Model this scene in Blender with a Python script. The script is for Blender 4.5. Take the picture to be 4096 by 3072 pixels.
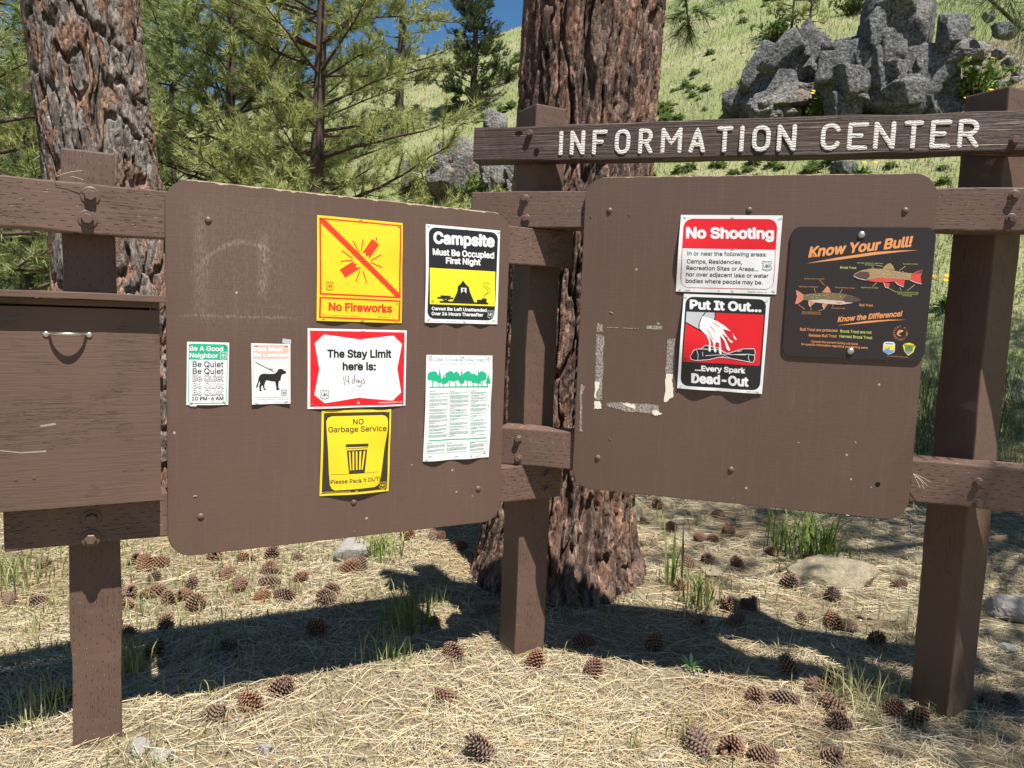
import bpy, bmesh, math, random
import numpy as np
from mathutils import Vector, Matrix
from mathutils.geometry import tessellate_polygon

for o in list(bpy.data.objects): bpy.data.objects.remove(o)
S = bpy.context.scene
COL = S.collection
rs = np.random.default_rng(7)
random.seed(7)

# ------------------------------------------------------------------ camera, sky, sun, exposure
FPX, PITCH, ROLL = 2960.0, 0.0985, 0.0372          # focal length in pixels of the 4096 px wide photograph
CAM = np.array([0.0, 0.0, 1.5])
_cp, _sp, _c, _s = math.cos(PITCH), math.sin(PITCH), math.cos(ROLL), math.sin(ROLL)
FWD = np.array([0, _cp, -_sp]); _U = np.array([0, _sp, _cp]); _R = np.array([1.0, 0, 0])
RIGHT = _c*_R + _s*_U; UP = -_s*_R + _c*_U
cam = bpy.data.cameras.new('camera'); camo = bpy.data.objects.new('camera', cam); COL.objects.link(camo)
cam.sensor_width = 36; cam.lens = FPX/4096*36; cam.clip_start = 0.05; cam.clip_end = 2000
camo.matrix_world = Matrix(((RIGHT[0], UP[0], -FWD[0], CAM[0]), (RIGHT[1], UP[1], -FWD[1], CAM[1]), (RIGHT[2], UP[2], -FWD[2], CAM[2]), (0, 0, 0, 1)))
S.camera = camo

SUNV = Vector((0.233, -0.408, 1.0)).normalized()   # towards the sun
ELEV = math.asin(SUNV.z)
sun = bpy.data.lights.new('sun', 'SUN'); suno = bpy.data.objects.new('sun', sun); COL.objects.link(suno)
sun.energy = 5.0; sun.angle = math.radians(0.53); sun.color = (1.0, 0.955, 0.89)
suno.rotation_euler = SUNV.to_track_quat('Z', 'Y').to_euler(); suno.location = (3, -5, 14)
W = bpy.data.worlds.new("World"); S.world = W; W.use_nodes = True
_nt = W.node_tree; _bg = _nt.nodes['Background']
sky = _nt.nodes.new('ShaderNodeTexSky'); sky.sky_type = 'NISHITA'; sky.sun_disc = False
sky.sun_elevation = ELEV; sky.sun_rotation = math.atan2(SUNV.x, SUNV.y)
sky.altitude = 1200; sky.air_density = 1.25; sky.dust_density = 0.4; sky.ozone_density = 1.6
# a few thin white clouds low in the sky
_tc = _nt.nodes.new('ShaderNodeTexCoord'); _mp = _nt.nodes.new('ShaderNodeMapping'); _mp.inputs['Scale'].default_value = (1, 1, 2.2)
_no = _nt.nodes.new('ShaderNodeTexNoise'); _no.inputs['Scale'].default_value = 2.6; _no.inputs['Detail'].default_value = 7
_rp = _nt.nodes.new('ShaderNodeValToRGB'); _rp.color_ramp.elements[0].position = 0.60; _rp.color_ramp.elements[1].position = 0.76
_mx = _nt.nodes.new('ShaderNodeMix'); _mx.data_type = 'RGBA'; _mx.inputs[7].default_value = (7, 7.3, 7.8, 1)
_nt.links.new(_tc.outputs['Generated'], _mp.inputs[0]); _nt.links.new(_mp.outputs[0], _no.inputs['Vector'])
_nt.links.new(_no.outputs[0], _rp.inputs[0]); _nt.links.new(_rp.outputs[0], _mx.inputs[0])
_hs = _nt.nodes.new('ShaderNodeHueSaturation'); _hs.inputs['Saturation'].default_value = 1.3; _hs.inputs['Value'].default_value = 1.1; _nt.links.new(sky.outputs[0], _hs.inputs['Color']); _nt.links.new(_hs.outputs[0], _mx.inputs[6]); _nt.links.new(_mx.outputs[2], _bg.inputs[0])
_bg.inputs[1].default_value = 0.052
S.view_settings.view_transform = 'Standard'; S.view_settings.look = 'None'; S.view_settings.gamma = 1
S.view_settings.exposure = 0.92
S.render.engine = 'CYCLES'
S.render.resolution_x, S.render.resolution_y = 1024, 768
S.cycles.max_bounces = 6; S.cycles.diffuse_bounces = 3; S.cycles.transparent_max_bounces = 8

# ------------------------------------------------------------------ geometry of the view: from a photograph pixel to a place on a real surface
def ray(px, py): return FWD + RIGHT*((px-2048)/FPX) - UP*((py-1536)/FPX)
def at_y(px, py, y): d = ray(px, py); return CAM + d*(y/d[1])
class Frame:
    def __init__(s, c, yaw):
        s.c = np.array(c, float); s.yaw = yaw
        s.d = np.array([math.cos(yaw), math.sin(yaw), 0]); s.n = np.array([math.sin(yaw), -math.cos(yaw), 0]); s.z = np.array([0, 0, 1.0])
    def P(s, u, v, o=0): return s.c + s.d*u + s.z*v + s.n*o
    def uv(s, px, py, o=0):
        d = ray(px, py); q = s.c + s.n*o - CAM
        p = CAM + d*((q@s.n)/(d@s.n)) - s.c
        return float(p@s.d), float(p[2])
    def mat(s, u=0, v=0, o=0, roll=0): return Matrix.Translation(Vector(s.P(u, v, o))) @ Matrix.Rotation(s.yaw, 4, 'Z') @ Matrix.Rotation(roll, 4, 'Y')
FL = Frame((-0.566, 2.638, 1.264), 0.494)      # left notice panel: face centre and heading
FR = Frame((0.843, 2.754, 1.413), -0.2725)     # right notice panel

# ------------------------------------------------------------------ noise in numpy
def _hash(i, j, k, seed):
    h = (i.astype(np.int64)*374761393 + j.astype(np.int64)*668265263 + k.astype(np.int64)*2147483647*3 + seed*1274126177) & 0xffffffff
    h = ((h ^ (h >> 13))*1274126177) & 0xffffffff
    h = ((h ^ (h >> 15))*2246822519) & 0xffffffff
    return ((h ^ (h >> 16)) & 0xffff)/65535.0
def vnoise(p, seed=0):
    p = np.asarray(p, float); f = np.floor(p).astype(np.int64); t = p-f; t = t*t*t*(t*(t*6-15)+10)
    r = 0
    for a in (0, 1):
        for b in (0, 1):
            for c in (0, 1):
                w = (t[:, 0] if a else 1-t[:, 0])*(t[:, 1] if b else 1-t[:, 1])*(t[:, 2] if c else 1-t[:, 2])
                r = r + w*_hash(f[:, 0]+a, f[:, 1]+b, f[:, 2]+c, seed)
    return r*2-1
def fbm(p, oct=4, seed=0, gain=0.5):
    r = 0; a = 1.0
    for k in range(oct): r = r + a*vnoise(np.asarray(p)*(2.03**k)+k*17.3, seed+k); a *= gain
    return r
def worley(x, y, nx, seed, jit=0.9):
    """cells of size 1; periodic in x with period nx; returns F1, F2, cell hash"""
    i0 = np.floor(x).astype(np.int64); j0 = np.floor(y).astype(np.int64)
    f1 = np.full(x.shape, 9.0); f2 = np.full(x.shape, 9.0); idv = np.zeros(x.shape)
    for a in (-1, 0, 1):
        for b in (-2, -1, 0, 1, 2):
            i = i0+a; j = j0+b; iw = np.mod(i, nx); z = np.zeros_like(i)
            cx = i+0.5+jit*(_hash(iw, j, z, seed)-0.5); cy = j+0.5+jit*(_hash(iw, j, z, seed+5)-0.5)
            d = np.hypot(x-cx, y-cy); hv = _hash(iw, j, z, seed+9)
            n = d < f1
            f2 = np.where(n, f1, np.minimum(f2, d)); idv = np.where(n, hv, idv); f1 = np.where(n, d, f1)
    return f1, f2, idv
def sstep(a, b, x): t = np.clip((x-a)/(b-a), 0, 1); return t*t*(3-2*t)

# ------------------------------------------------------------------ objects
def setp(o, label=None, cat=None, group=None, kind=None):
    if label: o['label'] = label
    if cat: o['category'] = cat
    if group: o['group'] = group
    if kind: o['kind'] = kind
    return o
def parent(o, p):
    o.parent = p; o.matrix_parent_inverse = Matrix.Translation(-Vector(p['_loc'])) if '_loc' in p else Matrix.Identity(4)
def thing(name, label, cat, loc=(0, 0, 0), group=None):
    o = bpy.data.objects.new(name, None); COL.objects.link(o); o.empty_display_size = 0.1
    o.location = loc; return setp(o, label, cat, group)
def put(o, p):          # parent o to p, keeping o where it stands in the world
    if p is not None:
        q = p; m = Matrix.Identity(4)
        chain = []
        while q is not None: chain.append(q); q = q.parent
        for q in reversed(chain): m = m @ q.matrix_parent_inverse @ q.matrix_basis if q.parent else q.matrix_basis.copy()
        o.parent = p; o.matrix_parent_inverse = m.inverted()
    return o
def mesh_np(name, V, F, mats, mi=None, smooth=False, col=None):
    """V (n,3), F (m,3|4) arrays"""
    V = np.asarray(V, np.float32); F = np.asarray(F, np.int32); k = F.shape[1]
    me = bpy.data.meshes.new(name); me.vertices.add(len(V)); me.vertices.foreach_set('co', V.ravel())
    me.loops.add(F.size); me.loops.foreach_set('vertex_index', F.ravel())
    me.polygons.add(len(F)); me.polygons.foreach_set('loop_start', np.arange(0, F.size, k, dtype=np.int32))
    if not isinstance(mats, (list, tuple)): mats = [mats]
    for m in mats: me.materials.append(m)
    if mi is not None: me.polygons.foreach_set('material_index', np.asarray(mi, np.int32))
    if smooth: me.polygons.foreach_set('use_smooth', np.ones(len(F), bool))
    if col is not None:
        ca = me.color_attributes.new('Col', 'FLOAT_COLOR', 'POINT')
        c4 = np.ones((len(V), 4), np.float32); c4[:, :col.shape[1]] = col; ca.data.foreach_set('color', c4.ravel())
    me.update(calc_edges=True)
    return me
def link(name, me, p=None, mat=None):
    o = bpy.data.objects.new(name, me); COL.objects.link(o)
    if mat is not None: o.matrix_basis = mat
    return put(o, p) if p is not None else o
def bm_obj(name, bm, mats, p=None, mat=None, smooth=False):
    me = bpy.data.meshes.new(name); bmesh.ops.recalc_face_normals(bm, faces=bm.faces); bm.to_mesh(me); bm.free()
    for m in (mats if isinstance(mats, (list, tuple)) else [mats]): me.materials.append(m)
    if smooth:
        for f in me.polygons: f.use_smooth = True
    return link(name, me, p, mat)
def box_bm(x0, x1, y0, y1, z0, z1, b=0.004, bm=None, seg=2, jit=0):
    own = bmesh.new(); bmesh.ops.create_cube(own, size=1)
    for v in own.verts: v.co = Vector((x0+(v.co.x+.5)*(x1-x0), y0+(v.co.y+.5)*(y1-y0), z0+(v.co.z+.5)*(z1-z0)))
    if b: bmesh.ops.bevel(own, geom=own.edges[:], offset=b, segments=seg, affect='EDGES', profile=0.6)
    if bm is None: return own
    me = bpy.data.meshes.new('t'); own.to_mesh(me); own.free(); bm.from_mesh(me); bpy.data.meshes.remove(me); return bm
def timber_bm(x0, x1, y0, y1, z0, z1, axis, b=0.005, seed=0, amp=0.0022):
    """a sawn timber: bevelled box cut along its length and made slightly uneven"""
    bm = box_bm(x0, x1, y0, y1, z0, z1, b)
    lo, hi = ((x0, x1), (y0, y1), (z0, z1))[axis]; n = max(2, int((hi-lo)/0.04))
    no = [0, 0, 0]; no[axis] = 1
    for k in range(1, n):
        c = [0, 0, 0]; c[axis] = lo+(hi-lo)*k/n
        bmesh.ops.bisect_plane(bm, geom=bm.verts[:]+bm.edges[:]+bm.faces[:], plane_co=c, plane_no=no)
    co = np.array([v.co[:] for v in bm.verts]); sc = np.array([9.0, 9.0, 9.0]); sc[axis] = 5
    dx = fbm(co*sc+seed*7.7, 3, seed)*amp; dy = fbm(co*sc+31+seed*3.1, 3, seed+3)*amp
    for v, a, c in zip(bm.verts, dx, dy):
        if axis == 0: v.co.y += a; v.co.z += c
        elif axis == 2: v.co.x += a; v.co.y += c
        else: v.co.x += a; v.co.z += c
    return bm

# ------------------------------------------------------------------ materials
def mat_new(name, rough=0.6, spec=0.4):
    m = bpy.data.materials.new(name); m.use_nodes = True; b = m.node_tree.nodes['Principled BSDF']
    b.inputs['Roughness'].default_value = rough; b.inputs['Specular IOR Level'].default_value = spec
    return m, m.node_tree, b
class NT:
    """tiny helper for writing node graphs"""
    def __init__(s, nt): s.nt = nt
    def n(s, t, _p=None, **kw):
        nd = s.nt.nodes.new('ShaderNode'+t)
        for k, v in (_p or {}).items(): setattr(nd, k, v)
        for k, v in kw.items(): s.set(nd, k.replace('_', ' ') if k.replace('_', ' ') in nd.inputs else k, v)
        return nd
    def set(s, nd, k, v):
        i = nd.inputs[k]
        if isinstance(v, bpy.types.NodeSocket): s.nt.links.new(v, i)
        elif isinstance(v, bpy.types.Node): s.nt.links.new(v.outputs[0], i)
        else: i.default_value = v
    def m(s, op, a, b=0.0, c=0.0, clamp=False):
        nd = s.nt.nodes.new('ShaderNodeMath'); nd.operation = op; nd.use_clamp = clamp
        for i, v in enumerate((a, b, c)): s.set(nd, i, v)
        return nd.outputs[0]
    def noise(s, vec, scale, detail=3, rough=0.55, dist=0.0):
        return s.n('TexNoise', Vector=vec, Scale=scale, Detail=detail, Roughness=rough, Distortion=dist).outputs[0]
    def mapv(s, vec, scale=(1, 1, 1), loc=(0, 0, 0), rot=(0, 0, 0)):
        return s.n('Mapping', Vector=vec, Scale=scale, Location=loc, Rotation=rot).outputs[0]
    def ramp(s, fac, stops):
        nd = s.nt.nodes.new('ShaderNodeValToRGB'); e = nd.color_ramp.elements
        while len(e) < len(stops): e.new(0.5)
        for el, (p, c) in zip(e, stops): el.position = p; el.color = (c if len(c) == 4 else (*c, 1)) if hasattr(c, '__len__') else (c, c, c, 1)
        s.set(nd, 0, fac); return nd.outputs[0]
    def mix(s, fac, a, b, mode='MIX'):
        nd = s.nt.nodes.new('ShaderNodeMix'); nd.data_type = 'RGBA'; nd.blend_type = mode
        s.set(nd, 0, fac)
        for k, v in ((6, a), (7, b)): s.set(nd, k, (*v, 1) if isinstance(v, tuple) and len(v) == 3 else v)
        return nd.outputs[2]
    def sep(s, vec): return s.n('SeparateXYZ', Vector=vec).outputs
    def bump(s, h, strength=0.5, dist=0.01, nrm=None):
        nd = s.n('Bump', Height=h, Strength=strength, Distance=dist)
        if nrm is not None: s.set(nd, 'Normal', nrm)
        return nd.outputs[0]
    def obj(s): return s.n('TexCoord').outputs['Object']
    def attr(s, name='Col'): return s.n('Attribute', {'attribute_name': name}).outputs['Color']
BROWN = (0.107, 0.064, 0.047)
def plain(name, col, rough=0.6, spec=0.3, metal=0, var=0.0, vs=40):
    m, nt, b = mat_new(name, rough, spec); b.inputs['Metallic'].default_value = metal
    if var:
        g = NT(nt); f = g.noise(g.obj(), vs, 4)
        c = g.mix(f, tuple(x*(1-var) for x in col), tuple(min(1, x*(1+var)) for x in col)); g.set(b, 'Base Color', c)
        g.set(b, 'Normal', g.bump(f, 0.15, 0.002))
    else: b.inputs['Base Color'].default_value = (*col, 1)
    return m
def wood(name, axis, col=BROWN, rows=True, rough_grain=0.35, dark=0.0, pale_base=None, raised=False):
    """brown painted sawn timber; axis = length; rows of small knife cuts from pressure treatment"""
    m, nt, b = mat_new(name, 0.55, 0.35); g = NT(nt); P = g.obj(); x, y, z = g.sep(P)
    L, T = (x, z) if axis == 0 else (z, x)
    st = [30, 30, 30]; st[axis] = 1.6
    grain = g.noise(g.mapv(P, tuple(st)), 6, 6, 0.6, 0.4)
    big = g.noise(P, 3.2, 3)
    st2 = [60, 60, 60]; st2[axis] = 2.0
    wv = g.noise(g.mapv(P, tuple(st2), (3, 1, 2)), 2.2, 3, 0.6, 1.0)
    crack = g.m('LESS_THAN', g.m('ABSOLUTE', g.m('SUBTRACT', wv, 0.5)), 0.006 if axis == 0 else 0.004)
    crack = g.m('MULTIPLY', crack, g.ramp(g.noise(P, 5, 2), ((0.5, 0), (0.62, 1))))
    h = g.m('SUBTRACT', g.m('MULTIPLY', grain, rough_grain), g.m('MULTIPLY', crack, 0.9))
    c = g.mix(big, tuple(v*0.78 for v in col), tuple(v*1.2 for v in col))
    c = g.mix(g.m('MULTIPLY', g.ramp(grain, ((0.35, 0), (0.75, 1))), 0.35), c, tuple(min(1, v*1.25) for v in col))
    c = g.mix(g.m('MULTIPLY', crack, 0.8), c, (0.02, 0.013, 0.01))
    if rows:
        pr = 0.0165; pl = 0.047
        row = g.m('FLOOR', g.m('DIVIDE', T, pr)); yy = g.m('ABSOLUTE', g.m('SUBTRACT', g.m('FRACT', g.m('DIVIDE', g.m('ADD', T, g.m('MULTIPLY', g.m('SUBTRACT', big, .5), 0.006)), pr)), 0.5))
        xx = g.m('FRACT', g.m('ADD', g.m('DIVIDE', L, pl), g.m('MULTIPLY', row, 0.37)))
        ln, wd = (0.30, 0.085) if axis == 0 else (0.13, 0.085)
        d = g.m('MULTIPLY', g.m('LESS_THAN', xx, ln), g.m('LESS_THAN', yy, wd))
        d = g.m('MULTIPLY', d, g.m('GREATER_THAN', g.noise(P, 23, 2), 0.42))
        lip = g.m('MULTIPLY', g.m('LESS_THAN', xx, ln), g.m('LESS_THAN', g.m('ABSOLUTE', g.m('SUBTRACT', yy, 0.16)), 0.05))
        h = g.m('SUBTRACT', h, g.m('MULTIPLY', d, 1.2)); c = g.mix(g.m('MULTIPLY', d, 0.75), c, (0.025, 0.016, 0.012))
        chip = g.m('MULTIPLY', lip, g.m('GREATER_THAN', g.noise(P, 61, 2), 0.62))
        c = g.mix(g.m('MULTIPLY', chip, 0.6), c, (0.42, 0.33, 0.26))
    if raised:       # weathered name board: raised grain, paint worn off the ridges
        rg = g.noise(g.mapv(P, (1.3, 30, 75)), 1.5, 5, 0.65, 0.8); h = g.m('ADD', h, g.m('MULTIPLY', rg, 1.6))
        c = g.mix(g.ramp(rg, ((0.47, 0), (0.5, 1), (0.53, 0))), c, (0.025, 0.016, 0.013))
        c = g.mix(g.m('MULTIPLY', g.ramp(g.noise(g.mapv(P, (2, 30, 130)), 1.5, 4, 0.6), ((0.63, 0), (0.67, 1))), 0.75), c, (0.34, 0.24, 0.17))
    if pale_base:    # unpainted wood where the paint stops above the soil
        edge = g.m('ADD', pale_base, g.m('MULTIPLY', g.noise(P, 14, 3), 0.05))
        c = g.mix(g.m('LESS_THAN', z, edge), c, (0.30, 0.25, 0.12))
    g.set(b, 'Base Color', c); g.set(b, 'Normal', g.bump(h, 0.8, 0.004))
    g.set(b, 'Roughness', g.m('ADD', 0.45, g.m('MULTIPLY', grain, 0.25)))
    return m
M = {}
M['rail'] = wood('painted_rail_timber', 0, tuple(v*1.15 for v in BROWN)); M['post'] = wood('painted_post_timber', 2, pale_base=-0.012)
M['board'] = wood('weathered_name_board', 0, tuple(v*0.55 for v in BROWN), rows=False, rough_grain=0.6, raised=True)
M['ply_grain'] = wood('painted_plywood_grain', 0, tuple(v*1.02 for v in BROWN), rows=False, rough_grain=0.4)
M['bolt'] = plain('painted_bolt', tuple(v*1.03 for v in BROWN), 0.45, 0.45, 0, 0.2, 90)
M['steel'] = plain('weathered_steel', (0.55, 0.53, 0.48), 0.35, 0.5, 0.9, 0.2, 120)
M['staple'] = plain('staple_wire', (0.35, 0.33, 0.31), 0.4, 0.5, 0.7)
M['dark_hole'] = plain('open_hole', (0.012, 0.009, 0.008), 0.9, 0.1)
def panel_mat(name, left):
    m, nt, b = mat_new(name, 0.5, 0.35); g = NT(nt); P = g.obj(); x, y, z = g.sep(P)
    big = g.noise(P, 2.1, 4); fine = g.noise(P, 60, 4); gr = g.noise(g.mapv(P, (3, 30, 60)), 3, 4)
    c = g.mix(big, tuple(v*0.86 for v in BROWN), tuple(v*1.10 for v in BROWN))
    # rain streaks and rubbed dust
    stv = g.noise(g.mapv(P, (40, 1, 2.2)), 1.4, 5, 0.7)
    c = g.mix(g.m('MULTIPLY', g.ramp(stv, ((0.52, 0), (0.75, 1))), 0.09), c, (0.30, 0.24, 0.20))
    # nicks and old staple holes
    vor = g.n('TexVoronoi', Vector=g.mapv(P, (1, 1, 1)), Scale=16.0)
    spot = g.m('MULTIPLY', g.m('LESS_THAN', vor.outputs['Distance'], 0.07), g.m('GREATER_THAN', g.noise(P, 9, 2), 0.56))
    c = g.mix(g.m('MULTIPLY', spot, 0.7), c, (0.5, 0.42, 0.36))
    vor2 = g.n('TexVoronoi', Vector=g.mapv(P, (1, 1, 1), (4, 4, 4)), Scale=11.0)
    hole = g.m('MULTIPLY', g.m('LESS_THAN', vor2.outputs['Distance'], 0.03), g.m('GREATER_THAN', g.noise(P, 5, 2), 0.58))
    c = g.mix(hole, c, (0.02, 0.015, 0.012))
    # chipped paint along the top edge shows tan plywood
    lim = g.m('SUBTRACT', 0.6085, g.m('MULTIPLY', g.ramp(g.noise(g.mapv(P, (9, 1, 9)), 2.4, 4), ((0.45, 0), (0.7, 1))), 0.008 if left else 0.004))
    c = g.mix(g.m('GREATER_THAN', z, lim), c, (0.46, 0.36, 0.25))
    if left:   # pale scuffs where a notice was torn off: two rubbed uprights, a bowed top and a base line
        cu, cv = FL.uv(985, 1060); du = g.m('SUBTRACT', x, cu); dv = g.m('SUBTRACT', z, cv)
        wob = g.m('MULTIPLY', g.m('SUBTRACT', g.noise(P, 9, 4), 0.5), 0.06)
        a1 = g.ramp(g.m('ABSOLUTE', g.m('SUBTRACT', g.m('ADD', du, wob), 0.055)), ((0.0, 1), (0.022, 0)))
        a1 = g.m('MULTIPLY', a1, g.ramp(g.m('ABSOLUTE', dv), ((0.07, 1), (0.12, 0))))
        a2 = g.ramp(g.m('ABSOLUTE', g.m('ADD', g.m('ADD', du, wob), 0.14)), ((0.0, 0.6), (0.03, 0)))
        a2 = g.m('MULTIPLY', a2, g.ramp(g.m('ABSOLUTE', dv), ((0.12, 1), (0.2, 0))))
        a3 = g.ramp(g.m('ABSOLUTE', g.m('ADD', g.m('SUBTRACT', dv, 0.075), g.m('MULTIPLY', g.m('MULTIPLY', du, du), 4.0))), ((0.0, 1), (0.012, 0)))
        a3 = g.m('MULTIPLY', a3, g.ramp(g.m('ABSOLUTE', g.m('ADD', du, 0.04)), ((0.08, 1), (0.14, 0))))
        a4 = g.ramp(g.m('ABSOLUTE', g.m('ADD', g.m('ADD', dv, 0.172), g.m('MULTIPLY', wob, 0.3))), ((0.0, 1), (0.007, 0)))
        a4 = g.m('MULTIPLY', a4, g.ramp(g.m('ABSOLUTE', g.m('ADD', du, 0.02)), ((0.12, 1), (0.2, 0))))
        a5 = g.m('MULTIPLY', g.ramp(g.m('ABSOLUTE', du), ((0.12, 0.22), (0.24, 0))), g.ramp(g.m('ABSOLUTE', dv), ((0.16, 1), (0.26, 0))))
        s = g.m('ADD', g.m('ADD', g.m('ADD', a1, a2), g.m('ADD', a3, a4)), a5)
        tex = g.ramp(g.noise(g.mapv(P, (130, 60, 40)), 1.3, 5, 0.75), ((0.42, 0), (0.68, 1)))
        c = g.mix(g.m('MULTIPLY', g.m('MULTIPLY', s, tex), 0.38, clamp=True), c, (0.50, 0.45, 0.40))
    g.set(b, 'Base Color', c)
    h = g.m('ADD', g.m('MULTIPLY', gr, 0.5), g.m('MULTIPLY', fine, 0.25))
    g.set(b, 'Normal', g.bump(h, 0.35, 0.0025)); g.set(b, 'Roughness', g.m('ADD', 0.42, g.m('MULTIPLY', big, 0.2)))
    return m
M['panel_l'] = panel_mat('painted_panel_scuffed', True); M['panel_r'] = panel_mat('painted_panel', False)
def crackle_white():
    m, nt, b = mat_new('crackled_white_paint', 0.5, 0.3); g = NT(nt); P = g.obj()
    w = g.n('TexWave', {'wave_type': 'BANDS', 'bands_direction': 'Z'}, Vector=P, Scale=34.0, Distortion=7.0, Detail=2.0)
    w.inputs['Detail Scale'].default_value = 1.3
    v = g.ramp(w.outputs[0], ((0.2, 1), (0.36, 0)))
    c = g.mix(g.m('MULTIPLY', v, 0.85), (0.74, 0.71, 0.66), (0.16, 0.11, 0.085))
    g.set(b, 'Base Color', c); g.set(b, 'Normal', g.bump(g.m('SUBTRACT', 1.0, v), 0.5, 0.002)); return m
M['letter'] = crackle_white()
# ------------------------------------------------------------------ the information board: posts, rails, notice panels, name board
cpos = FL.P(*FL.uv(2100, 1550, -0.105), -0.105)
LOC0 = (float(cpos[0]), float(cpos[1]), 0.0)
board = thing('information_board', 'brown timber board of two notice panels on three posts under a routed name board', 'notice board', LOC0)
def post(corner, w, ztop, seed):
    bm = timber_bm(0, w, 0, w, -0.25, ztop, 2, 0.006, seed, 0.003)
    return bm_obj('post', bm, M['post'], board, Matrix.Translation((corner[0], corner[1], 0)) @ Matrix.Rotation(FL.yaw, 4, 'Z'))
def ztop_at(px, py, y): return float(at_y(px, py, y)[2])
pl = FL.P(*FL.uv(250, 1100, -0.105), -0.105); post(pl, 0.146, ztop_at(300, 590, pl[1]), 1)
post(cpos, 0.148, ztop_at(2128, 412, cpos[1]), 2)
pr_ = np.array([1.708, 2.690]); post(pr_, 0.158, ztop_at(4075, 342, 2.69), 3)
def rail(fr, u0, u1, v0, v1, o0, o1, seed, mat='rail', name='rail'):
    bm = timber_bm(u0, u1, -o0, -o1, v0, v1, 0, 0.005, seed, 0.003)
    return bm_obj(name, bm, M[mat], board, fr.mat())
rLU = rail(FL, -2.0, FL.uv(2292, 1000, -0.016)[0], 0.423, 0.569, -0.017, -0.105, 11)
rLL = rail(FL, FL.uv(14, 2140, -0.016)[0], FL.uv(2246, 1900, -0.016)[0], -0.541, -0.396, -0.017, -0.105, 12)
rRU = rail(FR, FR.uv(1884, 810, -0.016)[0], 1.75, 0.419, 0.562, -0.017, -0.142, 13)
rRL = rail(FR, -0.93, 1.75, -0.542, -0.391, -0.017, -0.142, 14)
NB = -0.058
nb = rail(FR, FR.uv(1893, 580, NB)[0], 1.85, 0.688, 0.824, NB, NB-0.088, 15, 'board', 'name_board')

def lathe(profile, seg=20):
    """profile [(r, h)] turned about the local -Y axis (out of a panel's face)"""
    bm = bmesh.new(); rings = []
    for r, h in profile:
        if r < 1e-6: rings.append([bm.verts.new((0, -h, 0))])
        else: rings.append([bm.verts.new((r*math.cos(2*math.pi*k/seg), -h, r*math.sin(2*math.pi*k/seg))) for k in range(seg)])
    for a, b in zip(rings, rings[1:]):
        for k in range(seg):
            q = [a[k % len(a)], a[(k+1) % len(a)], b[(k+1) % len(b)], b[k % len(b)]]
            q2 = []
            for v in q:
                if v not in q2: q2.append(v)
            if len(q2) > 2: bm.faces.new(q2)
    return bm
def hexbolt(par, fr, px, py, o, washer=0.018, hexr=0.0115, h=0.011, name='bolt'):
    u, v = fr.uv(px, py, o)
    bm = lathe([(washer, 0), (washer, 0.003), (washer*0.9, 0.0042), (hexr*0.8, 0.0045)], 24)
    hb = lathe([(hexr, 0.004), (hexr, 0.004+h*0.85), (hexr*0.85, 0.004+h), (0, 0.004+h)], 6)
    me = bpy.data.meshes.new('t'); hb.to_mesh(me); hb.free(); bm.from_mesh(me); bpy.data.meshes.remove(me)
    o_ = bm_obj(name, bm, M['bolt'], par, fr.mat(u, v, o, random.uniform(0, 1)))
    return o_
for r, fr, pts, ws in ((rLU, FL, ((361, 783), (350, 876)), (0.027, 0.017, 0.016)), (rLL, FL, ((366, 2072), (363, 2153)), (0.027, 0.017, 0.016)),
                       (rRU, FR, ((2099, 795), (2104, 875), (4057, 781), (4046, 876)), (0.018, 0.0125, 0.014)),
                       (rLU, FL, ((2219, 953), (2219, 1018)), (0.019, 0.0125, 0.012)), (rLL, FL, ((2184, 1900), (2184, 1958)), (0.018, 0.0125, 0.012)),
                       (rRL, FR, ((2074, 1755), (2074, 1833), (3914, 1929), (3913, 2014)), (0.016, 0.0125, 0.014))):
    for px, py in pts: hexbolt(r, fr, px, py, -0.0165, *ws)
hexbolt(nb, FR, 2121, 534, NB+0.001, 0.013, 0.013, 0.016); hexbolt(nb, FR, 4056, 562, NB+0.001, 0.015, 0.014, 0.018)
for px, py, w, h in ((2147, 606, 0.011, 0.012), (2076, 533, 0.016, 0.008)):
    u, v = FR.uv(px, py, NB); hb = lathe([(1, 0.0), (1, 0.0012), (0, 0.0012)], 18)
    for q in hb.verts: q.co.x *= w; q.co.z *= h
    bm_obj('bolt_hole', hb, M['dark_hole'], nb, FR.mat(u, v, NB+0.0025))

def rr_outline(w, h, r, n=8):
    pts = []
    for cx, cy, a0 in ((w-r, h-r, 0), (-w+r, h-r, 90), (-w+r, -h+r, 180), (w-r, -h+r, 270)):
        for k in range(n+1):
            a = math.radians(a0+90*k/n); pts.append((cx+r*math.cos(a), cy+r*math.sin(a)))
    return pts
def plate(name, fr, w, h, r, th, mat, p, bev=0.002):
    bm = bmesh.new(); f = bm.faces.new([bm.verts.new((x, 0, z)) for x, z in rr_outline(w, h, r)])
    e = bmesh.ops.extrude_face_region(bm, geom=[f]); 
    for v in e['geom']:
        if isinstance(v, bmesh.types.BMVert): v.co.y += th
    bmesh.ops.bevel(bm, geom=[q for q in bm.edges if abs(q.verts[0].co.y-q.verts[1].co.y) < 1e-6], offset=bev, segments=2, affect='EDGES')
    return bm_obj(name, bm, mat, p, fr.mat())
panL = plate('notice_panel', FL, 0.6095, 0.6105, 0.075, 0.016, M['panel_l'], board); panL['label'] = 'notice panel with pale scuffs and chipped top edge'
panR = plate('notice_panel', FR, 0.6105, 0.6095, 0.080, 0.016, M['panel_r'], board); panR['label'] = 'notice panel with old tape marks'
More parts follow.
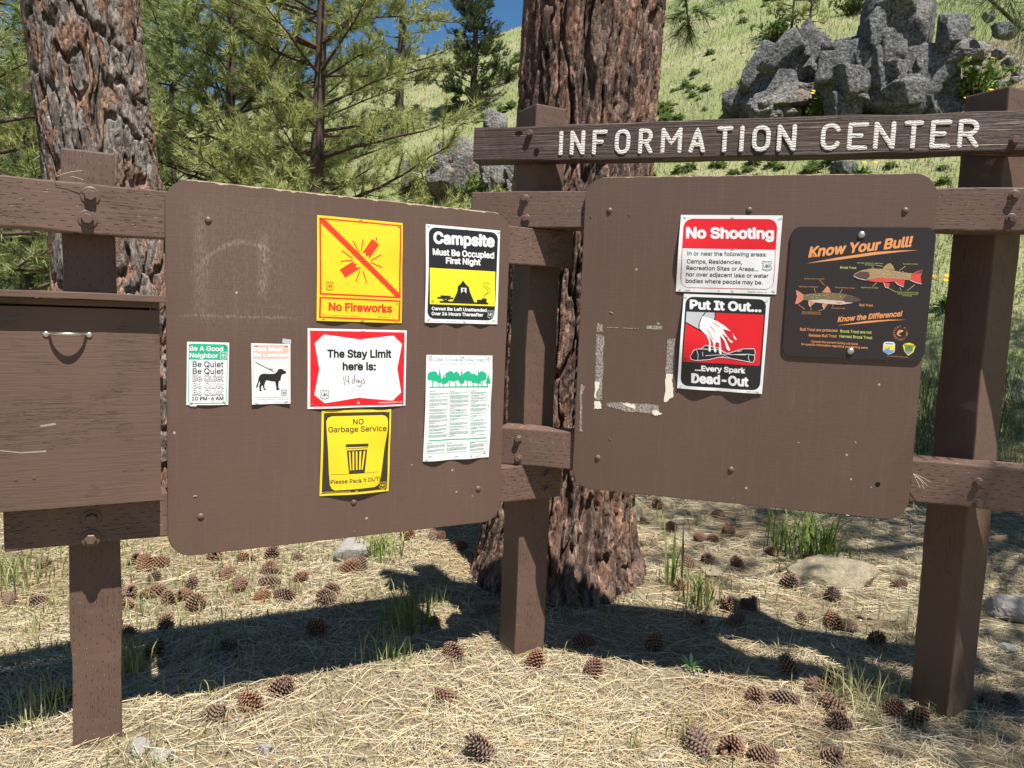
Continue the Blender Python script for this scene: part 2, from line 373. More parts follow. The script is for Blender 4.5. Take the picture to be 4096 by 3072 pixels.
def dome(p, fr, px, py, r=0.0115, mat='bolt', o=0.0, name='bolt_head'):
    u, v = fr.uv(px, py, o)
    bm = lathe([(r*math.cos(a), r*0.62*math.sin(a)) for a in np.linspace(0, math.pi/2-1e-9, 7)]+[(0, r*0.62)], 18)
    return bm_obj(name, bm, M[mat], p, fr.mat(u, v, o-0.0003), smooth=True)
for px, py in ((833, 880), (803, 2066), (1415, 2008), (1913, 1955)): dome(panL, FL, px, py)
for px, py in ((2438, 842), (2997, 840), (3621, 842), (2391, 1831), (2924, 1878)): dome(panR, FR, px, py)
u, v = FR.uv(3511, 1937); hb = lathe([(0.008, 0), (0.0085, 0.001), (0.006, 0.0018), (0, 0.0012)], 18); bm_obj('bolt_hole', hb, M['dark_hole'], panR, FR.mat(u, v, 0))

# letters of the name board: routed strokes painted white (flat domes following each stroke)
def arc(cx, cy, rx, ry, a0, a1, n=14): return [(cx+rx*math.cos(math.radians(a0+(a1-a0)*k/n)), cy+ry*math.sin(math.radians(a0+(a1-a0)*k/n))) for k in range(n+1)]
GL = {'I': [[(.5, 0), (.5, 1)]], 'N': [[(0, 0), (0, 1)], [(0, 1), (1, 0)], [(1, 0), (1, 1)]], 'F': [[(0, 0), (0, 1)], [(0, 1), (1, 1)], [(0, .53), (.68, .53)]],
      'O': [arc(.5, .68, .5, .32, 0, 180)+arc(.5, .32, .5, .32, 180, 360)+[(1, .68)]], 'C': [arc(.5, .68, .5, .32, 20, 180)+arc(.5, .32, .5, .32, 180, 340)],
      'R': [[(0, 0), (0, 1)], [(0, 1), (.5, 1)]+arc(.5, .74, .45, .26, 90, -90)+[(0, .48)], [(.45, .48), (1, 0)]], 'M': [[(0, 0), (0, 1)], [(0, 1), (.5, .38), (1, 1)], [(1, 1), (1, 0)]],
      'A': [[(0, 0), (.5, 1), (1, 0)], [(.17, .3), (.83, .3)]], 'T': [[(.5, 0), (.5, 1)], [(0, 1), (1, 1)]], 'E': [[(0, 0), (0, 1)], [(0, 1), (1, 1)], [(0, .52), (.7, .52)], [(0, 0), (1, 0)]]}
def stroke_bm(bm, pts, r, hgt, base=0.0):
    P = [np.array(pts[0], float)]
    for a, b in zip(pts, pts[1:]):
        a = np.array(a); b = np.array(b); n = max(1, int(np.hypot(*(b-a))/0.012))
        for k in range(1, n+1): P.append(a+(b-a)*k/n)
    t0 = (P[1]-P[0])/np.hypot(*(P[1]-P[0])); t1 = (P[-1]-P[-2])/np.hypot(*(P[-1]-P[-2]))
    ring = [(P[0]-t0*r*math.sin(a), r*math.cos(a)) for a in (1.4, 1.0, .6, .3)]+[(p, r) for p in P]+[(P[-1]+t1*r*math.sin(a), r*math.cos(a)) for a in (.3, .6, 1.0, 1.4)]
    R = []
    for i, (p, rad) in enumerate(ring):
        a = ring[max(0, i-1)][0]; b = ring[min(len(ring)-1, i+1)][0]; t = (b-a)/np.hypot(*(b-a)); nn = np.array([-t[1], t[0]])
        R.append([bm.verts.new((p[0]+nn[0]*rad*c, -(base+hgt*s_*min(1, rad/r*1.2)), p[1]+nn[1]*rad*c)) for c, s_ in ((-1, -.3), (-.9, .6), (-.45, .95), (0, 1), (.45, .95), (.9, .6), (1, -.3))])
    for a, b in zip(R, R[1:]):
        for k in range(6): bm.faces.new((a[k], a[k+1], b[k+1], b[k]))
LT = [('I', 2240, 2248), ('N', 2288, 2332), ('F', 2377, 2421), ('O', 2467, 2513), ('R', 2562, 2604), ('M', 2652, 2720), ('A', 2764, 2814), ('T', 2875, 2922), ('I', 2963, 2971),
      ('O', 3017, 3073), ('N', 3117, 3176), ('C', 3292, 3353), ('E', 3399, 3463), ('N', 3504, 3572), ('T', 3624, 3682), ('E', 3730, 3795), ('R', 3841, 3908)]
va = FR.uv(2244, 525, NB)[1]-.007, FR.uv(2244, 622, NB)[1]+.007; vb = FR.uv(3870, 478, NB)[1]-.007, FR.uv(3870, 592, NB)[1]+.007
for ch, xa, xb in LT:
    f_ = (xa-2244)/(3870-2244); v1 = va[0]+(vb[0]-va[0])*f_; v0 = va[1]+(vb[1]-va[1])*f_
    ya = 527-46*f_; u0 = FR.uv(xa, ya+45, NB)[0]; u1 = FR.uv(xb, ya+45, NB)[0]
    bm = bmesh.new()
    for s_ in GL[ch]: stroke_bm(bm, [((x-.5)*(u1-u0), (y-.5)*(v1-v0)) for x, y in s_], 0.0080, 0.0018)
    bm_obj('letter', bm, M['letter'], nb, FR.mat((u0+u1)/2, (v0+v1)/2, NB+0.0018))

# ------------------------------------------------------------------ brochure box between the left rails
ub = FL.uv(642, 1600, 0.05)[0]
bl = -1.20
box = thing('brochure_box', 'brown plywood box with metal pull handle, left of the scuffed notice panel', 'box', tuple(FL.P(ub-0.3, -0.4, 0)))
gx = 0.046
zt = FL.uv(300, 1168, 0.09)[1]; zf1 = FL.uv(300, 1231, gx)[1]; zf0 = FL.uv(644, 2000, gx)[1]
bm_obj('roof', timber_bm(bl-0.03, FL.uv(668, 1200, 0.09)[0], -0.092, 0.10, zt-0.02, zt, 0, 0.002, 21, 0.0015), M['ply_grain'], box, FL.mat())
bm_obj('front_rail', box_bm(bl, ub, -gx+0.004, 0.0, zf1+0.006, zt-0.021, 0.002), M['ply_grain'], box, FL.mat())
for u0 in (bl+0.001, ub-0.019): bm_obj('side', box_bm(u0, u0+0.017, -gx+0.021, 0.10, zf0+0.01, zt-0.022, 0.001), M['ply_grain'], box, FL.mat())
bm_obj('back', box_bm(bl+0.02, ub-0.02, 0.094, 0.103, zf0+0.012, zt-0.023, 0.001), M['ply_grain'], box, FL.mat())
bm_obj('floor', box_bm(bl+0.02, ub-0.02, -gx+0.021, 0.0935, zf0+0.012, zf0+0.022, 0.001), M['ply_grain'], box, FL.mat())
flap = bm_obj('drop_front', timber_bm(bl, ub, -gx, -gx+0.018, zf0, zf1, 0, 0.0015, 22, 0.0008), M['ply_grain'], box, FL.mat())
ha = FL.uv(184, 1337, gx); hb_ = FL.uv(357, 1337, gx)
bm = bmesh.new()
def tube_bm(bm, pts, rad, seg=8, rz=None):
    P = [Vector(p) for p in pts]; R = []
    for i, p in enumerate(P):
        t = (P[min(i+1, len(P)-1)]-P[max(i-1, 0)]).normalized(); a = t.orthogonal().normalized() if i == 0 else (R_prev - t*R_prev.dot(t)).normalized(); R_prev = a
        b = t.cross(a); r = rad[i] if hasattr(rad, '__len__') else rad
        R.append([bm.verts.new(p+(a*math.cos(2*math.pi*k/seg)+b*math.sin(2*math.pi*k/seg))*r) for k in range(seg)])
    for a, b in zip(R, R[1:]):
        for k in range(seg): bm.faces.new((a[k], a[(k+1) % seg], b[(k+1) % seg], b[k]))
    bm.faces.new(R[0]); bm.faces.new(list(reversed(R[-1])))
hw = (hb_[0]-ha[0])/2
tube_bm(bm, [(-hw+0.008+(hw-0.008)*2*t, -0.003-0.034*math.sin(math.pi*t)**0.6, 0.003*math.sin(math.pi*t)) for t in np.linspace(0, 1, 17)], [0.0035+0.0022*math.sin(math.pi*t) for t in np.linspace(0, 1, 17)], 10)
for sx in (-hw, hw):
    q = lathe([(0.0085, 0), (0.0085, 0.0025), (0.006, 0.004), (0, 0.0043)], 18)
    for v in q.verts: v.co.x += sx
    me = bpy.data.meshes.new('t'); q.to_mesh(me); q.free(); bm.from_mesh(me); bpy.data.meshes.remove(me)
bm_obj('handle', bm, M['steel'], flap, FL.mat((ha[0]+hb_[0])/2, ha[1], gx), smooth=True)
for px, py in ((64, 1918), (137, 1911), (497, 1880), (569, 1874)):
    u, v = FL.uv(px, py, gx); bm_obj('screw', lathe([(0.0052, 0), (0.0045, 0.0016), (0, 0.002)], 12), M['bolt'], flap, FL.mat(u, v, gx))
M['bare_wood'] = plain('split_bare_wood', (0.28, 0.24, 0.2), 0.8, 0.1, 0, 0.4, 200)
def flat_scrap(name, p, fr, polys_px, mat, o=0.0008):
    bm = bmesh.new()
    for pts in polys_px:
        f = bm.faces.new([bm.verts.new((q[0], -o, q[1])) for q in (fr.uv(a, b) for a, b in pts)])
        e = bmesh.ops.extrude_face_region(bm, geom=[f])
        for v in e['geom']:
            if isinstance(v, bmesh.types.BMVert): v.co.y += o*0.9
    return bm_obj(name, bm, mat, p, fr.mat())
def rag(pts, amp, rng, n=5):
    out = []
    for (a, b), (c, d) in zip(pts, pts[1:]+pts[:1]):
        for k in range(n):
            t = k/n; out.append((a+(c-a)*t+rng.uniform(-amp, amp), b+(d-b)*t+rng.uniform(-amp, amp)))
    return out
# tape remains and torn paper on the right panel
def tape_mat():
    m, nt, b = mat_new('old_clear_tape', 0.35, 0.5); g = NT(nt); P = g.obj()
    f = g.ramp(g.noise(P, 140, 5, 0.8), ((0.42, 0), (0.62, 1)))
    g.set(b, 'Base Color', g.mix(g.m('MULTIPLY', f, 0.75), tuple(v*1.08 for v in BROWN), (0.58, 0.55, 0.52))); return m
M['tape'] = tape_mat(); M['torn'] = plain('torn_paper', (0.72, 0.66, 0.56), 0.8, 0.2, 0, 0.12, 60)
rg = np.random.default_rng(3)
def z4(pts): return [(2280+x/2.552, 1200+y/2.552) for x, y in pts]
flat_scrap('tape_strip', panR, FR, [rag(z4([(270, 350), (350, 365), (325, 1020), (250, 1020)]), 2, rg, 8)], M['tape'])
flat_scrap('tape_strip', panR, FR, [rag(z4([(275, 240), (340, 245), (335, 325), (275, 325)]), 2, rg)], M['tape'])
flat_scrap('tape_strip', panR, FR, [z4([(380, 278), (500, 278), (500, 287), (380, 286)]), z4([(530, 282), (700, 288), (700, 296), (530, 291)]), z4([(780, 260), (940, 265), (940, 302), (780, 298)])], M['tape'])
flat_scrap('tape_strip', panR, FR, [rag(z4([(997, 400), (1075, 395), (1060, 745), (975, 745)]), 1.5, rg, 6)], M['tape'])
flat_scrap('tape_strip', panR, FR, [rag(z4([(380, 1050), (510, 1042), (905, 1072), (910, 1150), (840, 1160), (560, 1135), (380, 1085)]), 2, rg, 6)], M['tape'])
flat_scrap('tape_strip', panR, FR, [rag(z4([(105, 880), (155, 880), (125, 960), (118, 1330), (138, 1342), (92, 1340), (100, 1200)]), 1.5, rg, 5)], M['tape'])
flat_scrap('paper_scrap', panR, FR, [rag(z4([(975, 755), (1058, 748), (1040, 840), (1058, 900), (1055, 980), (1000, 1030), (955, 1048), (975, 880)]), 2.5, rg, 4)], M['torn'], 0.0014)
flat_scrap('paper_scrap', panR, FR, [rag(z4([(248, 1035), (315, 1035), (318, 1105), (248, 1112)]), 2.5, rg, 4)], M['torn'], 0.0014)
flat_scrap('paper_scrap', panR, FR, [rag(z4([(255, 840), (310, 835), (295, 890), (265, 1000), (252, 1000)]), 4, rg, 4)], M['torn'], 0.0014)
flat_scrap('paper_scrap', panR, FR, [rag(z4([(838, 1125), (900, 1130), (938, 1165), (880, 1183), (840, 1165)]), 2.5, rg, 4)], M['torn'], 0.0014)
flat_scrap('paper_scrap', panR, FR, [rag(z4([(515, 1050), (660, 1062), (665, 1115), (570, 1080)]), 2, rg, 4)], M['torn'], 0.0014)
flat_scrap('bare_split', flap, FL, [[(0, 1788), (90, 1797), (190, 1790), (190, 1797), (90, 1802), (0, 1792)], [(165, 1692), (225, 1682), (228, 1690), (168, 1699)]], M['bare_wood'], 0.0002).matrix_basis = FL.mat(0, 0, gx)

# ------------------------------------------------------------------ printed notices
def paper(name, col, rough=0.42, var=0.03):
    m, nt, b = mat_new(name, rough, 0.35); g = NT(nt); P = g.obj()
    f = g.noise(P, 11, 4); g.set(b, 'Base Color', g.mix(f, tuple(v*(1-var) for v in col), tuple(min(.95, v*(1+var)) for v in col)))
    g.set(b, 'Normal', g.bump(g.noise(P, 26, 3), 0.06, 0.004)); return m
PC = {'white': (0.70, 0.70, 0.69), 'yellow': (0.74, 0.54, 0.02), 'lemon': (0.76, 0.64, 0.025), 'red': (0.62, 0.012, 0.018), 'orange_red': (0.70, 0.045, 0.014), 'black': (0.016, 0.016, 0.017),
      'ink': (0.035, 0.035, 0.045), 'brownblack': (0.042, 0.032, 0.022), 'green': (0.012, 0.36, 0.19), 'teal': (0.02, 0.22, 0.15), 'pink': (0.68, 0.40, 0.33), 'grey': (0.42, 0.42, 0.44), 'outline': (0.16, 0.16, 0.19),
      'lightgrey': (0.56, 0.56, 0.58), 'navy': (0.03, 0.04, 0.08), 'plate': (0.026, 0.020, 0.020), 'orange': (0.72, 0.30, 0.11), 'lime': (0.52, 0.58, 0.14), 'skyblue': (0.12, 0.3, 0.6),
      'fishtan': (0.36, 0.25, 0.12), 'fishred': (0.62, 0.07, 0.06), 'fisholive': (0.17, 0.13, 0.07), 'fishpale': (0.55, 0.44, 0.37), 'fishhead': (0.10, 0.06, 0.045), 'fin': (0.55, 0.22, 0.13), 'forest': (0.05, 0.25, 0.10), 'tealink': (0.10, 0.24, 0.26)}
PM = {k: paper('print_'+k, v) for k, v in PC.items()}
_fc = bpy.data.curves.new('type', 'FONT')
try: _fc.font = bpy.data.fonts.load(bpy.utils.system_resource('DATAFILES', path='fonts')+'/Inter.woff2')    # a plain sans that ships with Blender
except Exception: pass
_fo = bpy.data.objects.new('type', _fc); COL.objects.link(_fo)
def text_polys(txt, bold=0.0, space=1.0):
    _fc.body = txt; _fc.size = 1.0; _fc.offset = bold; _fc.space_character = space; _fc.resolution_u = 3
    bpy.context.view_layer.update()
    me = bpy.data.meshes.new_from_object(_fo.evaluated_get(bpy.context.evaluated_depsgraph_get()))
    V = np.array([v.co[:] for v in me.vertices]).reshape(-1, 3); F = [tuple(p.vertices) for p in me.polygons]; bpy.data.meshes.remove(me)
    return V, F
_capH = None
class Poster:
    def __init__(s, name, label, cat, fr, ox, oy, sc, corners, mat, disp, o0=0.0012, group=None):
        s.fr = fr; s.ox, s.oy, s.sc = ox, oy, sc; s.o0 = o0
        s.c = [np.array(s.px(*p)) for p in corners]          # TL TR BR BL in panel metres
        s.corner_px = corners
        s.uc = sum(c[0] for c in s.c)/4; s.vc = sum(c[1] for c in s.c)/4
        s.w = (s.c[1][0]+s.c[2][0]-s.c[0][0]-s.c[3][0])/2; s.h = (s.c[0][1]+s.c[1][1]-s.c[2][1]-s.c[3][1])/2
        s.disp = disp; s.loc = fr.P(s.uc, s.vc, 0)
        s.e = thing(name, label, cat, tuple(s.loc), group); s.parts = {}; s.layer = 0; s.lv = []
        s.mats = {}
        s.add('paper', mat, [s.c])
    def px(s, x, y): return s.fr.uv(s.ox+x/s.sc, s.oy+y/s.sc)
    def st(s, u, v):
        # inverse bilinear, two fixed-point steps
        a = (u-s.uc)/s.w+.5; b = (v-s.vc)/s.h+.5
        for _ in range(3):
            l = (1-b)*s.c[3][0]+b*s.c[0][0]; r = (1-b)*s.c[2][0]+b*s.c[1][0]; a = (u-l)/(r-l)
            d = (1-a)*s.c[3][1]+a*s.c[2][1]; t = (1-a)*s.c[0][1]+a*s.c[1][1]; b = (v-d)/(t-d)
        return min(1, max(0, a)), min(1, max(0, b))
    def add(s, part, mat, polys, faces=None, zo=None):
        """polys: outlines in panel metres; or (V, faces)"""
        bm = bmesh.new()
        if faces is None:
            for P in polys:
                tri = tessellate_polygon([[Vector((p[0], p[1], 0)) for p in P]]); vs = [bm.verts.new((p[0], p[1], 0)) for p in P]
                for t in tri:
                    try: bm.faces.new([vs[k] for k in t])
                    except ValueError: pass
        else:
            vs = [bm.verts.new((p[0], p[1], zo[i] if zo is not None else 0)) for i, p in enumerate(polys)]
            for f in faces:
                try: bm.faces.new([vs[k] for k in f])
                except ValueError: pass
        st = 0.016
        if bm.verts:
            for ax in (0, 1):
                lo = min(v.co[ax] for v in bm.verts); hi = max(v.co[ax] for v in bm.verts)
                k = math.ceil(lo/st+1e-6)
                while k*st < hi-1e-6:
                    c = [0, 0, 0]; n = [0, 0, 0]; c[ax] = k*st; n[ax] = 1
                    bmesh.ops.bisect_plane(bm, geom=bm.verts[:]+bm.edges[:]+bm.faces[:], plane_co=c, plane_no=n, dist=1e-6); k += 1
        xs = [v.co.x for v in bm.verts]; ys = [v.co.y for v in bm.verts]; bb = (min(xs), max(xs), min(ys), max(ys)) if xs else (0, 0, 0, 0); lev = 0.0
        for q, l, p_, m_ in s.lv:          # a print lies one ink layer above whatever it overlaps
            if bb[0] < q[1] and q[0] < bb[1] and bb[2] < q[3] and q[2] < bb[3]: lev = max(lev, l+(0.12 if (p_, m_) == (part, mat) else 1.0))
        s.lv.append((bb, lev, part, mat)); s.layer = max(s.layer, math.ceil(lev)+1)
        off = s.o0+0.00026*lev
        n3 = s.fr.n
        for v in bm.verts:
            a, b = s.st(v.co.x, v.co.y); v.co = Vector(s.fr.P(v.co.x, v.co.y, off+v.co.z+s.disp(a, b))-s.loc)
        for f in bm.faces:
            f.normal_update()
            if f.normal.dot(Vector(n3)) < 0: f.normal_flip()
        if part not in s.parts: s.parts[part] = (bmesh.new(), [])
        B, ml = s.parts[part]
        if mat not in ml: ml.append(mat)
        me = bpy.data.meshes.new('t'); bm.to_mesh(me); bm.free()
        n0 = len(B.faces); B.from_mesh(me); bpy.data.meshes.remove(me); B.faces.ensure_lookup_table()
        for k in range(n0, len(B.faces)): B.faces[k].material_index = ml.index(mat)
    def poly(s, part, mat, *polys): s.add(part, mat, [[s.px(*p) for p in P] for P in polys]); return s
    def rquad(s, part, mat, q, r, only=(1, 1, 1, 1)):
        """four corners TL TR BR BL in crop pixels, rounded with radius r"""
        q = [np.array(p, float) for p in q]; out = []
        for i in range(4):
            p, a, b = q[i], q[i-1], q[(i+1) % 4]; ri = r*only[i]
            if ri < 1: out.append(tuple(p)); continue
            pa = p+(a-p)/np.hypot(*(a-p))*ri; pb = p+(b-p)/np.hypot(*(b-p))*ri
            for k in range(9):
                t = k/8; c = (1-t)**2*pa+2*t*(1-t)*(p*.82+(pa+pb)*.09)+t*t*pb; out.append(tuple(c))
        return s.poly(part, mat, out)
    def line(s, part, mat, w, *lines, closed=False):
        polys = []
        for L in lines:
            L = [np.array(p, float) for p in L]
            if closed: L = L+[L[0], L[1]]
            lft, rgt = [], []
            for i, p in enumerate(L):
                t = L[min(i+1, len(L)-1)]-L[max(i-1, 0)]; t = t/(np.hypot(*t)+1e-9); n = np.array([-t[1], t[0]])*w/2
                lft.append(tuple(p+n)); rgt.append(tuple(p-n))
            for k in range(len(L)-1): polys.append([lft[k], lft[k+1], rgt[k+1], rgt[k]])
        return s.poly(part, mat, *polys)
    def text(s, mat, txt, x0, y0, x1, y1, cap, bold=0.0, shear=0.0, part='lettering', space=1.0, perp=False):
        global _capH
        if _capH is None: _capH = text_polys('H')[0][:, 1].max()
        V, F = text_polys(txt, 0, space); a = V[:, 0].min(); b = V[:, 0].max(); ns = 0 if bold <= 0.004 else (4 if bold < 0.016 else 10); V0, F0, nv = V, F, len(V); Z = [np.zeros(nv)]
        for k in range(ns):
            an = 2*math.pi*(k+.5)/ns; V = np.concatenate([V, V0+np.array([math.cos(an), math.sin(an), 0])*bold*1.15]); F = F+[tuple(i+nv*(k+1) for i in f) for f in F0]; Z.append(np.full(nv, (k+1)*1.8e-5))
        a, b = V[:, 0].min(), V[:, 0].max()
        fx = (V[:, 0]-a)/(b-a); hy = V[:, 1]/_capH*cap
        X = x0+(x1-x0)*fx+shear*hy; Y = y0+(y1-y0)*fx-hy
        if perp: l = math.hypot(x1-x0, y1-y0); X = x0+(x1-x0)*fx+(y1-y0)/l*hy; Y = y0+(y1-y0)*fx-(x1-x0)/l*hy
        s.add(part, mat, [s.px(x, y) for x, y in zip(X, Y)], F, np.concatenate(Z)); return s
    def tiny(s, mat, x0, y0, x1, y1, h, rng):
        """a line of print too small to read: words as short dashes"""
        x = 0.0; segs = []
        L = x1-x0
        while x < L:
            w = min(L-x, h*rng.uniform(1.2, 4.2))
            a = x/L; b = (x+w)/L; segs.append([(x0+L*a, y0+(y1-y0)*a), (x0+L*b, y0+(y1-y0)*b)]); x += w+h*0.7
        return segs
    def emblem(s, mat, cx, cy, w, h, inner=None):
        def sh(k, dy=0): return [(cx+x*w*k, cy+y*h*k+dy) for x, y in ((-.40, -.5), (-.2, -.45), (0, -.42), (.2, -.45), (.40, -.5), (.5, -.36), (.42, -.22), (.42, .05), (.5, .25), (.42, .38), (.2, .42), (0, .5), (-.2, .42), (-.42, .38), (-.5, .25), (-.42, .05), (-.42, -.22), (-.5, -.36))]
        s.line('emblem', mat, w*0.055, sh(1.0), closed=True)
        s.line('emblem', mat, w*0.03, [(cx-.36*w, cy-.27*h), (cx-.1*w, cy-.36*h)], [(cx+.36*w, cy-.27*h), (cx+.1*w, cy-.36*h)], [(cx-.4*w, cy+.26*h), (cx-.2*w, cy+.34*h), (cx+.2*w, cy+.34*h), (cx+.4*w, cy+.26*h)])
        s.poly('emblem', mat, [(cx, cy-.3*h), (cx+.12*w, cy+.1*h), (cx+.03*w, cy+.1*h), (cx+.03*w, cy+.22*h), (cx-.03*w, cy+.22*h), (cx-.03*w, cy+.1*h), (cx-.12*w, cy+.1*h)])
        s.text(mat, 'U', cx-.33*w, cy+.13*h, cx-.12*w, cy+.13*h, .28*h, 0.01, part='emblem'); s.text(mat, 'S', cx+.13*w, cy+.13*h, cx+.33*w, cy+.13*h, .28*h, 0.01, part='emblem')
    def recycle(s, mat, cx, cy, r):
        tri = [(cx+r*math.cos(math.radians(a)), cy+r*math.sin(math.radians(a))) for a in (-90, 30, 150)]
        for a, b in zip(tri, tri[1:]+tri[:1]): s.line('recycling_mark', mat, r*0.4, [(a[0]*.9+b[0]*.1, a[1]*.9+b[1]*.1), (a[0]*.3+b[0]*.7, a[1]*.3+b[1]*.7)])
    def done(s, staples, mat=None):
        for part, (B, ml) in s.parts.items():
            me = bpy.data.meshes.new(part); B.to_mesh(me); B.free()
            for k in ml: me.materials.append(PM[k])
            link(part, me, s.e, Matrix.Translation(Vector(s.loc)))
        off = s.o0+0.00026*s.layer
        for x, y, ang in staples:
            u, v = s.px(x, y); a, b = s.st(u, v)
            bm = box_bm(-0.0062, 0.0062, -0.0009, 0.0002, -0.0007, 0.0007, 0.0002, seg=1)
            bm_obj('staple', bm, M['staple'], s.e, s.fr.mat(u, v, off+s.disp(a, b), math.radians(ang)))
        return s
def wave(Ab, n=2, ph=0.0, Al=0.0, Am=0.0, Ar=0.0, base=0.0012, At=0.0):
    def f(a, b):
        return base+Ab*math.sin(n*math.pi*a+ph)**2*(1-b)**1.6+Al*math.sin(math.pi*b)**2*(1-a)**3+Ar*math.sin(2*math.pi*b)**2*a**3+Am*math.sin(math.pi*a)*math.sin(math.pi*b)+At*math.sin(n*math.pi*a)**2*b**4
    return f
rt = np.random.default_rng(11)
# --- fireworks
p = Poster('fireworks_poster', 'yellow No Fireworks poster with a red diagonal bar across a broken firecracker', 'poster', FL, 1200, 820, 3.19, [(217, 128), (1308, 231), (1292, 1508), (208, 1475)], 'yellow', wave(0.006, 2, 0.4, 0.003, 0.002, 0.003))
p.poly('border', 'orange_red', [(243, 160), (1288, 258), (1278, 1192), (247, 1143)]).poly('border', 'yellow', [(265, 183), (1270, 275), (1255, 1170), (268, 1122)])
p.poly('border', 'orange_red', [(245, 1170), (1278, 1217), (1272, 1483), (237, 1440)]).poly('border', 'yellow', [(268, 1193), (1257, 1238), (1250, 1462), (260, 1420)])
p.poly('diagonal_bar', 'orange_red', [(262, 178), (322, 188), (1258, 1122), (1268, 1178), (1208, 1168), (264, 234)])
p.poly('firecracker_symbol', 'orange_red', [(913, 433), (1002, 505), (876, 692), (872, 640), (832, 657), (830, 605), (787, 617)], [(502, 825), (682, 712), (680, 752), (720, 745), (705, 797), (779, 795), (570, 926)])
p.line('firecracker_symbol', 'orange_red', 14, [(967, 415), (972, 438), (960, 457)]).line('firecracker_symbol', 'orange_red', 12, *[[a, b] for a, b in (((670, 457), (747, 598)), ((798, 442), (775, 595)), ((530, 585), (668, 682)), ((512, 720), (665, 702)), ((758, 836), (707, 978)), ((795, 843), (843, 992)), ((893, 710), (1028, 635)), ((897, 735), (1041, 797)))])
p.text('orange_red', 'No Fireworks', 357, 1342, 1170, 1370, 95, 0.03); p.emblem('orange_red', 371, 1035, 98, 115)
p.text('brownblack', 'P53-75 1 \u2022 U.S. Department of Agriculture - Forest Service', 272, 1410, 740, 1427, 13); p.text('brownblack', 'UNICOR Lompoc, CA', 980, 1435, 1138, 1439, 13)
p.recycle('orange_red', 1232, 1262, 18)
p.done([(272, 172, 25), (775, 188, 0), (1258, 278, 10), (252, 665, 90), (1270, 600, 90), (802, 715, 0), (295, 1443, 0), (795, 1468, 0), (1228, 1478, -12)])
# --- campsite
p = Poster('campsite_poster', 'black and yellow Campsite Must Be Occupied First Night poster with a tent silhouette', 'poster', FL, 1640, 860, 3.457, [(215, 125), (1243, 216), (1199, 1510), (198, 1487)], 'white', wave(0.007, 3, 0.6, 0.006, 0.002))
p.rquad('black_field', 'black', [(258, 165), (1215, 245), (1165, 1460), (230, 1430)], 95)
p.text('white', 'Campsite', 318, 385, 1165, 438, 148, 0.035); p.text('white', 'Must Be Occupied', 305, 548, 1158, 600, 80, 0.03); p.text('white', 'First Night', 487, 668, 968, 694, 78, 0.03)
p.poly('camp_picture', 'lemon', [(260, 730), (1174, 783), (1167, 1263), (262, 1232)])
p.poly('camp_picture', 'black', [(722, 905), (760, 955), (808, 1000), (820, 1060), (845, 1120), (880, 1205), (580, 1192), (610, 1130), (640, 1060), (648, 985), (690, 950)])
p.poly('camp_picture', 'black', [(398, 1187), (1075, 1213), (1073, 1238), (398, 1212)])
p.poly('camp_picture', 'black', [(412, 1110), (552, 1118), (552, 1137), (412, 1132)], [(365, 1131), (592, 1142), (585, 1165), (368, 1157)], [(430, 1160), (470, 1163), (485, 1175), (505, 1163), (545, 1167), (510, 1180), (535, 1195), (430, 1192), (465, 1178)], [(915, 1170), (983, 1172), (983, 1150), (1050, 1155), (1048, 1214), (915, 1208)])
p.poly('camp_picture', 'white', [(693, 1005), (770, 1010), (770, 1083), (693, 1078)])
p.poly('camp_picture', 'black', [(731+16*math.cos(a), 1034+17*math.sin(a)) for a in np.linspace(0, 6.28, 13)[:-1]], [(700, 1079), (712, 1056), (750, 1056), (762, 1083)])
p.line('camp_picture', 'brownblack', 4, [(1018, 1138), (1030, 1100), (1075, 1080), (1098, 1050), (1080, 1010), (1030, 980), (1030, 950), (1060, 932), (1105, 965)], [(1012, 1135), (1015, 1110), (1045, 1085), (1070, 1070), (1060, 1030), (1010, 990), (992, 965), (1003, 940), (1025, 928)])
p.text('white', 'Cannot Be Left Unattended', 287, 1312, 1050, 1338, 42, 0.03); p.text('white', 'Over 24 Hours Thereafter', 285, 1382, 998, 1402, 42, 0.03); p.emblem('white', 1107, 1375, 85, 110)
p.text('brownblack', 'P53-46 \u2022 U.S. Department of Agriculture - Forest Service', 230, 1470, 655, 1480, 12); p.text('brownblack', 'UNICOR Lompoc, CA', 1030, 1489, 1170, 1492, 12); p.recycle('brownblack', 302, 1195, 20)
p.done([(255, 152, 30), (780, 198, 0), (1222, 240, -25), (252, 1436, -35), (745, 1472, 0), (1150, 1455, 35)])
